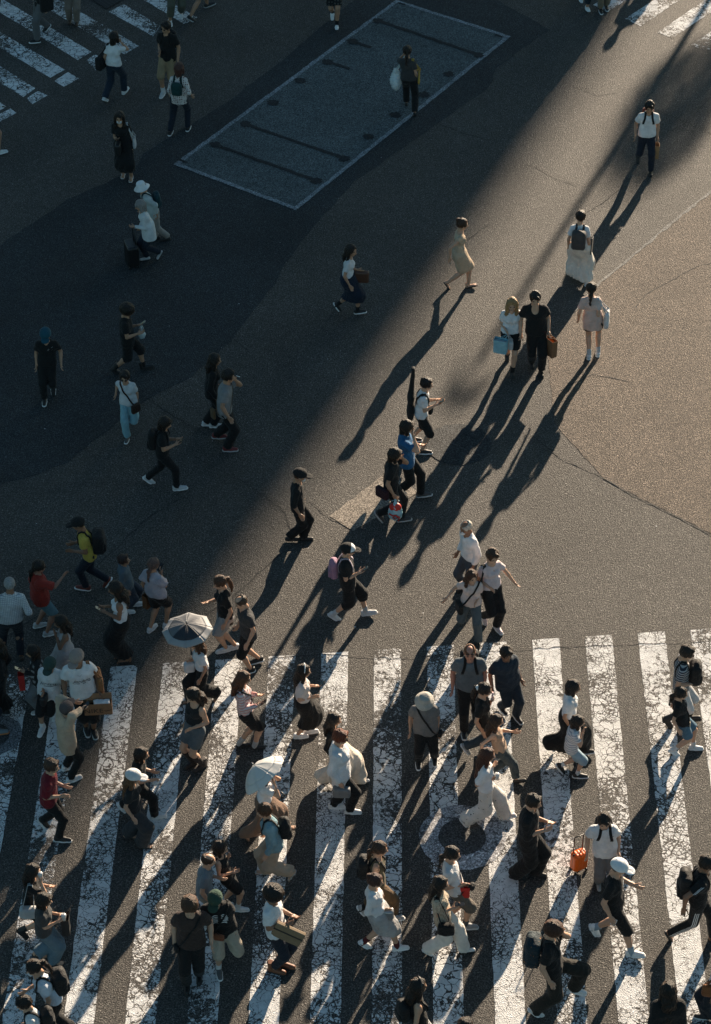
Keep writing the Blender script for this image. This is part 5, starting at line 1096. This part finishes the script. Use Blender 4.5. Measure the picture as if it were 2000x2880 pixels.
# ---- lower middle
P('woman in an olive waistcoat and wide brown trousers', (855, 1893), (812, 2050, .03), (895, 2066), -2, 'f', 'hh', ('tank', (.085, .075, .045), dict(hem=-.10, loose=.02)), ('pants', (.12, .075, .04), dict(w=2.4, len=.86)), (SW, .36), ('lowpony', HBR), SKF, socks=BLK, items=[('backpack', BLK, 'black backpack on the woman in the olive waistcoat', (.08, .13, .19))])
P('woman in a sheer white blouse and shiny silver skirt with dark red socks', (843, 1966), (822, 2126), (905, 2132), -3, 'f', 'hc', ('long', .64, dict(hem=.03, loose=.022)), ('skirt', .36, dict(len=.46, flare=.06, rough=.3)), (SW, .66), ('bun', (.05, .02, .015)), SKF, socks=(.10, .015, .015), items=[('handbag', .32, 'shiny silver handbag on the arm of the woman in the silver skirt', 'R', (.13, .06, .10), .0, 'handbag', 'bag', .3, (-.05, 0, 0), 0, .6)])
D_ = P('person in a white shirt and khaki shorts with a camera at the chest', (1016, 1905), (1056, 2083), (1016, 2070), -3, 'm', 'hc', ('tee', .66, dict(hem=-.03)), ('shorts', (.13, .11, .09), dict(len=.52, w=1.4)), (SW, .25, .5), ('lowpony', HB), SKF, socks=.1, items=[('paper', (.50, .02, .015), 'shiny red bag held by the person in khaki shorts', 'R', (.07, .05, .11), .02), ('cross', .02, 'black camera slung on the person in khaki shorts', 'R', (.045, .06, .05), None, 2.5, False, None, 'camera', .16)])
P('woman in a knitted beige vest and wide white trousers with a phone', (990, 1972), (962, 2143), (1055, 2137), -3, 'f', 'hp', ('tee', (.48, .40, .30), dict(hem=-.10, loose=.026, pat='dots', c2=(.16, .11, .07), ps=46)), ('pants', (.68, .64, .58), dict(w=2.6)), ('flat', .62), ('long', HB), SKF, items=[('phone', 'black phone held level by the woman in the knitted vest', 'R', .012, 1.5), ('tote', BLK, 'black drawstring bag on the woman in the knitted vest', 'R', (.13, .06, .11), -.06, .06)])
D_ = P('woman with curly hair and headphones in a black tank top at the bottom edge', (940, 2198), (936, 2385), (962, 2372), 20, 'f', 'hh', ('tank', BLK), ('pants', .5, dict(rise=.3, w=1.2)), (SW, .5), ('longwave', HB), SKF, items=[('backpack', BLK, 'small black backpack on the woman with headphones', (.07, .12, .15))])
v, f = tube([np.array([-.01, .100 * math.cos(a), .02 + .125 * math.sin(a)]) for a in np.linspace(0, math.pi, 12)], [.010] * 12, 8); link('headphones', new_mesh('headphones', v, f, [plain('headphones', .02, .4)]), D_['obj'], D_['HM'])
P('person whose dark hair just shows at the bottom edge', (1046, 2288), (1040, 2470), (1060, 2460), 60, 'f', 'hh', ('tee', .1), ('pants', BLK), (SW, BLK), ('long', HB))
P('man in a bucket hat and grey tee with a strap across his chest', (953, 1563), (939, 1720), (976, 1712), -90, 'm', 'hh', ('tee', (.15, .145, .14), dict(hem=-.09, loose=.03)), ('pants', BLK, dict(w=1.5)), (SW, BLK), ('short', HB), SK, hat=('bucket', (.36,.34,.30)), wide=1.12, nod=28, items=[('cross', BLK, 'black sling bag on the man in the bucket hat', 'L', (.04, .07, .06), None, .3)])
P('man with sunglasses on his head in a grey tee and black jeans', (1055, 1452), (1042, 1656), (1066, 1606, .04), -90, 'm', 'hh', ('tee', (.11, .125, .135), dict(hem=-.05)), ('pants', BLK), (SW, BLK, .5), ('balding', (.18, .07, .03)), (.42, .19, .13), glasses='up', wide=1.12, nod=20, items=[('backpack', BLK, 'black backpack on the man with sunglasses on his head', (.08, .14, .2))])
P('heavyset man in a navy polo with sunglasses on his head', (1128, 1450), (1164, 1618), (1130, 1598, .03), -64, 'm', 'gh', ('tee', (.022, .035, .050), dict(hem=-.14, loose=.032)), ('pants', (.02, .032, .045), dict(w=1.4)), (SW, BLK), ('short', HB), SKT, glasses='up', wide=1.2, nod=20)
D_ = P('woman in a black tee with a white hair scrunchie holding a pink hand fan', (1090, 1537), (1044, 1686, .12), (1136, 1705), -4, 'f', 'qh', ('tee', BLK, dict(hem=.0)), ('pants', (.05, .065, .075), dict(w=1.4)), (SW, .3), ('pony', HB), SKF, items=[('fan', 'pink hand fan held by the woman with the white scrunchie', 'L')])
F = Field(); F.add(f_ell((-.12, 0, .03), (.035, .045, .045)), .01); F.warp(lambda x, y, z: .008 * np.sin(90 * x) * np.sin(90 * y) * np.sin(90 * z)); v, q = F.mesh(.011); link('scrunchie', new_mesh('scrunchie', v, q, [cloth(.7)]), D_['obj'], D_['HM'])
P('woman in a tan sleeveless top reaching out her bare arm', (1115, 1608), (1100, 1740, .03), (1172, 1756), -2, 'f', ((.40, .04, -.22), 'b'), ('tank', (.38, .26, .18), dict(hem=.0, loose=.012)), ('pants', (.05, .065, .07), dict(w=1.5, len=.92)), ('flat', BLK), ('long', (.03, .015, .01)), SKF, items=[('handbag', BLK, 'black tote bag hanging beside the woman in the tan sleeveless top', 'R', (.11, .04, .15), .0)])
D_ = P('woman with long brown hair in a white tee and wide floral white trousers', (1097, 1683), (1042, 1852, .03), (1146, 1836), 2, 'f', 'qw', ('tee', WHT, dict(hem=.03, loose=.03, sleeve=.85)), ('pants', (.68, .63, .57), dict(w=3.4, pat='print', c2=.03, ps=8.0, rise=.24)), (SW, .55), ('xlong', (.06, .02, .012)), SKF, items=[('cup', 'clear cup of ice held by the woman in floral white trousers', 'R', (.6, .58, .55), .7)])
P('person dressed entirely in loose black with bent forearms', (1200, 1788), (1166, 1972), (1212, 1966), -14, 'm', 'xp', ('long', BLK, dict(hem=-.16, loose=.05, sleeve=1.25)), ('pants', BLK, dict(w=3.2)), ('flat', BLK), ('short', HB), SKF)
P('woman in a long black pinafore dress over a white tee', (1290, 1530), (1236, 1678, .10), (1322, 1692), -6, 'f', 'hh', ('tee', WHT), ('skirt', BLK, dict(len=.84, flare=.10, rise=.36, dress=1)), (SW, BLK, .6), ('bob', HB), SK, items=[('tote', BLK, 'black shoulder bag on the woman in the long black pinafore', 'L', (.1, .05, .15))])
P('small boy in a striped tee and light denim shorts rubbing his face', (1300, 1610), (1257, 1730, .05), (1307, 1745), -4, 'm', 'hq', ('tee', .62, dict(hem=-.08, loose=.026, pat='stripe', c2=(.30, .34, .38), ps=22)), ('shorts', (.26, .36, .42), dict(len=.56, w=1.3)), (SW, BLK, .6), ('fringe', HB), SKF, socks=.6)
P('man in a dark striped tee and white shorts wearing his backpack in front', (1545, 1453), (1496, 1626, .08), (1558, 1618), -4, 'm', 'cc', ('tee', (.03, .035, .05), dict(hem=-.05, pat='stripe', c2=.42, ps=26)), ('shorts', .5, dict(len=.5)), ('boot', BLK), ('short', HB), SKF, glasses=True, nod=28, items=[('backpack', BLK, 'black backpack worn on the chest of the man in the striped tee', (.09, .14, .20), True)])
P('girl in a black tee, beige hip bag and denim shorts', (1530, 1547), (1515, 1694), (1567, 1682), -2, 'f', 'hh', ('tee', BLK, dict(hem=.0)), ('shorts', (.07, .14, .20), dict(len=.42)), (SW, .62), ('lowpony', HB), SKF, socks=.6, items=[('cross', BLK, 'beige hip bag on the girl in denim shorts', 'R', (.05, .13, .08), (.45, .38, .28), .2)])
D7 = P('man in a white tee and grey trousers looking down beside an orange suitcase', (1357, 1832), (1344, 1992), (1374, 1996), -90, 'm', 'gh', ('tee', .66, dict(hem=-.08, loose=.035)), ('pants', (.15, .14, .14), dict(w=1.6)), ('flat', .3), ('short', HB), SKF, nod=36, items=[('backpack', BLK, 'black backpack on the man with the orange suitcase')])
trolley(D7, 'bright orange hard shell suitcase rolling beside the man in the white tee', 'R', (-.40, -.06), (.85, .13, .008), (.09, .125, .175), .4, .5)
D8 = P('man in a white cap, black tee and black shorts in a long stride', (1392, 1925), (1333, 2094, .03), (1430, 2148), -18, 'm', ((.26, .08, -.30), 'h'), ('tee', BLK, dict(hem=-.06)), ('shorts', BLK, dict(len=.55, w=1.0)), (SW, WHT), ('short', HBR), SKF, hat=('cap', .74), socks=(.26, .34, .40), nod=26)
slab(D8, 'small silver phone carried low by the man in the white cap', 'phone', 'phone', .55, 'R', (.04, .008, .07), (.02, 0, -.03), .2, 0, 0, .004)
D9 = P('man in black sportswear with white stripes down the leg leaning forward', (1592, 1925), (1502, 2106, .03), (1614, 2110), -2, 'm', 'hb', ('tee', BLK, dict(hem=-.04)), ('pants', BLK), ('sandal', BLK), ('short', HB), SKT, nod=20, items=[('backpack', BLK, 'black backpack on the man with striped trousers', (.08, .15, .21))])
D10 = P('curly haired young man in a black tee and baggy dark olive trousers', (1245, 2070), (1204, 2278), (1297, 2228, .22), -6, 'm', 'uh', ('tee', BLK, dict(hem=-.06, loose=.03)), ('pants', (.022, .020, .016), dict(w=2.6)), (SW, .62), ('curly', (.05, .018, .010)), SKF, nod=24, items=[('backpack', (.008, .025, .035), 'dark backpack with orange flowers on the curly haired young man', (.10, .15, .23), False, 0, .03, 'print', (.45, .18, .04))])
P('long haired person in a black cloak seen from behind at the bottom right', (1500, 2205), (1490, 2395), (1512, 2385), 95, 'f', 'cc', ('jacket', BLK, dict(hem=-.3, loose=.06)), ('skirt', BLK, dict(len=.8, flare=.06)), ('flat', BLK), ('xlong', HB), SK)
P('woman in a white tank top cut off by the right edge', (1618, 2128), (1572, 2285), (1600, 2300), 172, 'f', 'hh', ('tank', WHT), ('pants', (.015, .022, .03), dict(w=1.6)), (SW, BLK), ('short', HB), SKT, items=[('tote', (.22, .09, .035), 'brown leather shoulder bag on the woman in the white tank top', 'L', (.13, .04, .12), .04, .10)])


# ================================================================== print and lettering on clothes, projected on to the cloth
def text_mesh(txt, size, shear=0.0):
    cu = bpy.data.curves.new('lettering', 'FONT'); cu.body = txt; cu.size = size; cu.shear = shear; cu.align_x = 'CENTER'; cu.align_y = 'CENTER'; cu.resolution_u = 3
    o = bpy.data.objects.new('lettering', cu); COL.objects.link(o); dg = bpy.context.evaluated_depsgraph_get(); me = bpy.data.meshes.new_from_object(o.evaluated_get(dg)); bpy.data.objects.remove(o); bpy.data.curves.remove(cu)
    V = np.array([v.co[:] for v in me.vertices]); F = [tuple(p.vertices) for p in me.polygons]; bpy.data.meshes.remove(me); return V, F
def on_front(D, P2, zf=.62, dy=0.0, dz=0.0, field=None, off=.004, back=False):
    """(u, v) points laid on the chest (or back) of the wearer"""
    F = field or D['garm']; o = D['spine'](zf); out = []; sg = -1 if back else 1
    for u_, v_ in P2:
        y = o[1] + dy + u_ * sg; z = o[2] + dz + v_; p = ray(F, (o[0], y, z), (sg, 0, 0), off, .4); out.append(p)
    return np.array(out)
def letters(D, txt, size, col, zf=.62, dy=0., dz=0., rot=0., shear=0., back=False):
    V, F = text_mesh(txt, size, shear); c, s_ = math.cos(rot), math.sin(rot); P2 = np.stack([V[:, 0] * c - V[:, 1] * s_, V[:, 0] * s_ + V[:, 1] * c], 1)
    link('lettering', new_mesh('lettering', on_front(D, P2, zf, dy, dz, back=back, off=.006), F, [plain('print_ink', col, .7)], smooth=False), D['obj'])
def stroke(D, pts, w, col, zf=.62, dy=0., dz=0., name='print', field=None, parent=None, back=False):
    """a painted line: flat ribbon on the cloth"""
    pts = [np.array(p, float) for p in pts]; A = []; 
    for i, p in enumerate(pts):
        d = pts[min(len(pts) - 1, i + 1)] - pts[max(0, i - 1)]; d /= np.linalg.norm(d); n = np.array([-d[1], d[0]]); ww = w * (1 if 0 < i < len(pts) - 1 else .4); A += [p + n * ww / 2, p - n * ww / 2]
    V = on_front(D, A, zf, dy, dz, field, .006, back); F = [(2 * i, 2 * i + 1, 2 * i + 3, 2 * i + 2) for i in range(len(pts) - 1)]
    link(name, new_mesh(name, V, F, [plain('print_ink', col, .7)], smooth=False), parent or D['obj'])
arc = lambda cx, cy, rx, ry, a0, a1, n=9: [(cx + rx * math.cos(R(a0 + (a1 - a0) * i / (n - 1))), cy + ry * math.sin(R(a0 + (a1 - a0) * i / (n - 1)))) for i in range(n)]
for d in (D3, D4):
    letters(d, 'Jordans', .088, .012, .60, 0, -.01, .05, .45); stroke(d, [(-.13, -.065), (-.05, -.052), (.04, -.05), (.13, -.038), (.16, -.02)], .012, .012, .60, 0, -.01)
    stroke(d, [(-.04, -.0), (0, -.03), (.04, 0)], .006, .3, .93, 0, -.06)
stroke(D0, [(.03, .0), (.13, .045)], .012, .4, .74); stroke(D0, [(.03, -.012), (.13, -.010)], .012, .4, .74)
for i in range(6):                                     # rib cage print
    for sg in (-1, 1): stroke(D6, [(sg * (.022 + .018 * k), .09 - .030 * i - .004 * k * k * .3 + .012 * math.sin(k * .6)) for k in range(0, 7 - abs(i - 2) // 2)], .013, .6, .66, 0, -.02, 'rib_print')
stroke(D8, arc(.03, .02, .035, .055, 0, 360, 17), .020, .62, .66, .02); stroke(D8, [(-.03, -.06), (.0, -.07), (.03, -.065), (.07, -.07)], .014, .5, .66, .02); stroke(D8, arc(.06, -.11, .02, .025, 0, 300), .009, .6, .66, .0)
stroke(D7, [(.07, .03), (.10, .02), (.13, .035)], .022, .03, .72); stroke(D7, [(.10, .03), (.10, -.02)], .022, .03, .72)
stroke(D1, [(.02, .10), (.02, -.22)], .007, .35, .62); stroke(D1, [(-.02, .10), (-.02, -.22)], .007, .35, .62)
# three stripes down the leg, and on the sleeve
for q in 'LR':
    hp, kn, an = D9['knee'][q]; sg = 1 if q == 'L' else -1
    for j in (-1, 0, 1):
        pts = []
        for t_ in np.linspace(.12, .97, 16):
            c = hp + (kn - hp) * t_ * 2 if t_ < .5 else kn + (an - kn) * (t_ - .5) * 2; pts.append(ray(D9['bot'], c + np.array([j * .026, 0, 0]), (0, sg, 0), .003, .3))
        V = []
        for p in pts: V += [p + [-.006, sg * .001, 0], p + [.006, sg * .001, 0]]
        link('stripe', new_mesh('stripe', V, [(2 * i, 2 * i + 1, 2 * i + 3, 2 * i + 2) for i in range(15)], [plain('stripe_white', .65, .8)], smooth=False), D9['obj'])
    e, w = D9['elb'][q]; s0 = D9['sh'][q]
    for j in (-1, 0, 1):
        pts = [ray(D9['top'], s0 + (e - s0) * t_ + np.array([j * .018, 0, 0]), (0, sg, .25), .003, .2) for t_ in np.linspace(0, .55, 6)]; V = []
        for p in pts: V += [p + [-.004, 0, 0], p + [.004, 0, 0]]
        link('stripe', new_mesh('stripe', V, [(2 * i, 2 * i + 1, 2 * i + 3, 2 * i + 2) for i in range(5)], [plain('stripe_white', .65, .8)], smooth=False), D9['obj'])
# ------------------------------------------------------------------ the big shoe box with its lettering
def shoebox(D, side='L'):
    h = D['hand'][side]; w, t, k = .225, .06, .12; yaw = R(90 - 76) * 0 + R(76 + 2); cen = h + np.array([.10, -.05, -.16])
    o, b = thing(D, 'shoe_box', 'brown cardboard box with bold black lettering carried by the man in the light brown cap', 'box', cen - [0, 0, k])
    # box axes: u across the picture, w towards the camera
    M = rotz(-D['fz']) @ rotz(R(4)) @ np.array([[1, 0, 0], [0, 1, 0], [0, 0, 1.]]); card = plain('cardboard', (.24, .13, .065), .85)
    def L3(x, y, z): return M @ np.array([x, y, z]) + cen
    V = [L3(x, y, z) for z in (-k, k) for x, y in ((-w, -t), (w, -t), (w, t), (-w, t))]; F = [(0, 3, 2, 1), (0, 1, 5, 4), (1, 2, 6, 5), (2, 3, 7, 6), (3, 0, 4, 7)]
    ob = put(o, b, 'box_body', V, F, card, False); md = ob.modifiers.new('thick', 'SOLIDIFY'); md.thickness = .006; md.offset = -1
    V = [L3(x, y, z) for x, y, z in ((-w, t + .002, k), (w, t + .002, k), (w, t + .05, k + .09), (-w, t + .05, k + .09))]; ob = put(o, b, 'lid_flap', V, [(0, 1, 2, 3)], card, False); md = ob.modifiers.new('thick', 'SOLIDIFY'); md.thickness = .006
    F_ = Field(); F_.add(f_box(L3(.06, 0, k * .9), (.13, .05, .03), .02, M.T), .02); F_.warp(lambda x, y, z: .008 * np.sin(70 * x + 50 * y) * np.sin(60 * z + 30 * y)); v, q = F_.mesh(.013); put(o, b, 'wrapping_paper', v, q, plain('tissue_paper', .62, .8))
    ink = plain('box_ink', .010, .7)
    T, TF = text_mesh('NIKE', .125, .0); V = [L3(-.075 + x * 1.15, -t - .003, -.030 + y) for x, y, _ in T]; put(o, b, 'lettering', V, TF, ink, False)
    def swoosh(cx, cz, s_):
        lo = [(-.5, .18), (-.42, -.02), (-.30, -.10), (-.12, -.08), (.15, .03), (.5, .20)]; hi = [(-.5, .18), (-.44, .08), (-.34, .02), (-.16, .02), (.15, .09), (.5, .20)]
        V = []; 
        for (a, b_), (c_, d_) in zip(lo, hi): V += [L3(cx + a * s_, -t - .003, cz + b_ * s_), L3(cx + c_ * s_, -t - .003, cz + d_ * s_)]
        put(o, b, 'emblem', V, [(2 * i, 2 * i + 2, 2 * i + 3, 2 * i + 1) for i in range(5)], ink, False)
    swoosh(.165, -.03, .15); swoosh(-.17, .085, .15)
shoebox(D4)
# ------------------------------------------------------------------ umbrellas
def umbrella(label, tip, axis, rad, depth, hand, colf, n=8, lace=False, name='umbrella'):
    tip = np.array(tip, float); ax = np.array(axis, float); ax /= np.linalg.norm(ax); e1 = np.cross(ax, (0, 1, 0)); e1 /= np.linalg.norm(e1); e2 = np.cross(ax, e1)
    o = tag(empty(name, tuple(hand)), label, 'umbrella'); hb = np.array(hand, float)
    def pt(r, a, dz=0): return tip - ax * (depth * (r ** 2) + .02 - dz) + rad * r * (math.cos(a) * e1 + math.sin(a) * e2) - hb
    NR, NA = 9, 6; T = 2 * math.pi / n
    for i in range(n):
        for lo_, hi_, mat, nm in ((0.0, .74, colf(i, 0), 'canopy_panel'), (.74, 1.0, colf(i, 1), 'border_panel')):
            V = []; F = []; k = NR if lo_ == 0 else 4
            for j in range(k + 1):
                r = lo_ + (hi_ - lo_) * j / k
                for l in range(NA + 1):
                    t_ = l / NA; sag = 1 - .075 * math.sin(math.pi * t_) * r ** 2 * (1 if not lace else .6); fr_ = (.010 * math.sin(14 * math.pi * t_) if lace and r > .97 else 0)
                    V.append(pt(r * sag + fr_, (i + t_) * T, -.03 * math.sin(math.pi * t_) * r))
            for j in range(k):
                for l in range(NA): q = j * (NA + 1) + l; F.append((q, q + NA + 1, q + NA + 2, q + 1))
            ob = link(nm, new_mesh(nm, V, F, [mat], smooth=True), o); md = ob.modifiers.new('thick', 'SOLIDIFY'); md.thickness = .0025
        pts = [pt(r, i * T, -.008) for r in np.linspace(.02, 1.02, 8)]; v, f = tube(pts, [.003] * 8, 5); link('rib', new_mesh('rib', v, f, [plain('rib_metal', .25, .35, .7)]), o)
        v, f = tube([pt(.52, i * T, -.012), tip - ax * (depth + .16) - hb], [.0025] * 2, 5); link('stretcher', new_mesh('stretcher', v, f, [plain('rib_metal', .25, .35, .7)]), o)
    v, f = tube([tip + ax * .04 - hb, tip - hb, tip - ax * .6 - hb], [.006, .006, .006], 8); link('shaft', new_mesh('shaft', v, f, [plain('rib_metal', .25, .35, .7)]), o)
    he = tip - ax * .62; v, f = tube([he - hb, he - ax * .10 - hb], [.014, .016], 10); link('handle', new_mesh('handle', v, f, [plain('umbrella_handle', .03, .5)]), o)
    v, f = tube([tip + ax * .045 - hb, tip - hb], [.006, .014], 10); link('finial', new_mesh('finial', v, f, [plain('rib_metal', .25, .35, .7)]), o)
def fabric(c, tr=.35):
    m, t, b = nt('umbrella_fabric'); b.inputs['Base Color'].default_value = (*c, 1); b.inputs['Roughness'].default_value = .6; b.inputs['Specular IOR Level'].default_value = .3
    tl = t.nodes.new('ShaderNodeBsdfTranslucent'); tl.inputs[0].default_value = (*c, 1); mx = t.nodes.new('ShaderNodeMixShader'); mx.inputs[0].default_value = tr
    n = noise(t, t.nodes.new('ShaderNodeTexCoord').outputs['Object'], 9, 3, .5); bu = nd(t, 'ShaderNodeBump', i_Strength=.4, i_Distance=.02); t.links.new(n, bu.inputs['Height']); t.links.new(bu.outputs[0], b.inputs['Normal'])
    t.links.new(b.outputs[0], mx.inputs[1]); t.links.new(tl.outputs[0], mx.inputs[2]); t.links.new(mx.outputs[0], [x for x in t.nodes if x.type == 'OUTPUT_MATERIAL'][0].inputs[0]); return m
g1_, g2_, g3_ = fabric((.14, .145, .155), .2), fabric((.42, .42, .42), .35), fabric((.035, .036, .042), .1)
t1 = G(418, 1398, 1.78); umbrella('grey folding umbrella with a silver border held over the woman in flared trousers', t1, (-.08, -.02, 1), .42, .14, t1 - [0, 0, .7], lambda i, k: g2_ if k else (g3_ if i in (1, 2) else g1_))
w1 = fabric((.70, .70, .68), .35)
t2 = G(569, 1716, 1.80); umbrella('white domed parasol with a frilled edge tilted to the left', t2, (-.66, .25, .70), .40, .22, t2 + np.array([.36, .1, -.5]), lambda i, k: w1, lace=True, name='parasol')
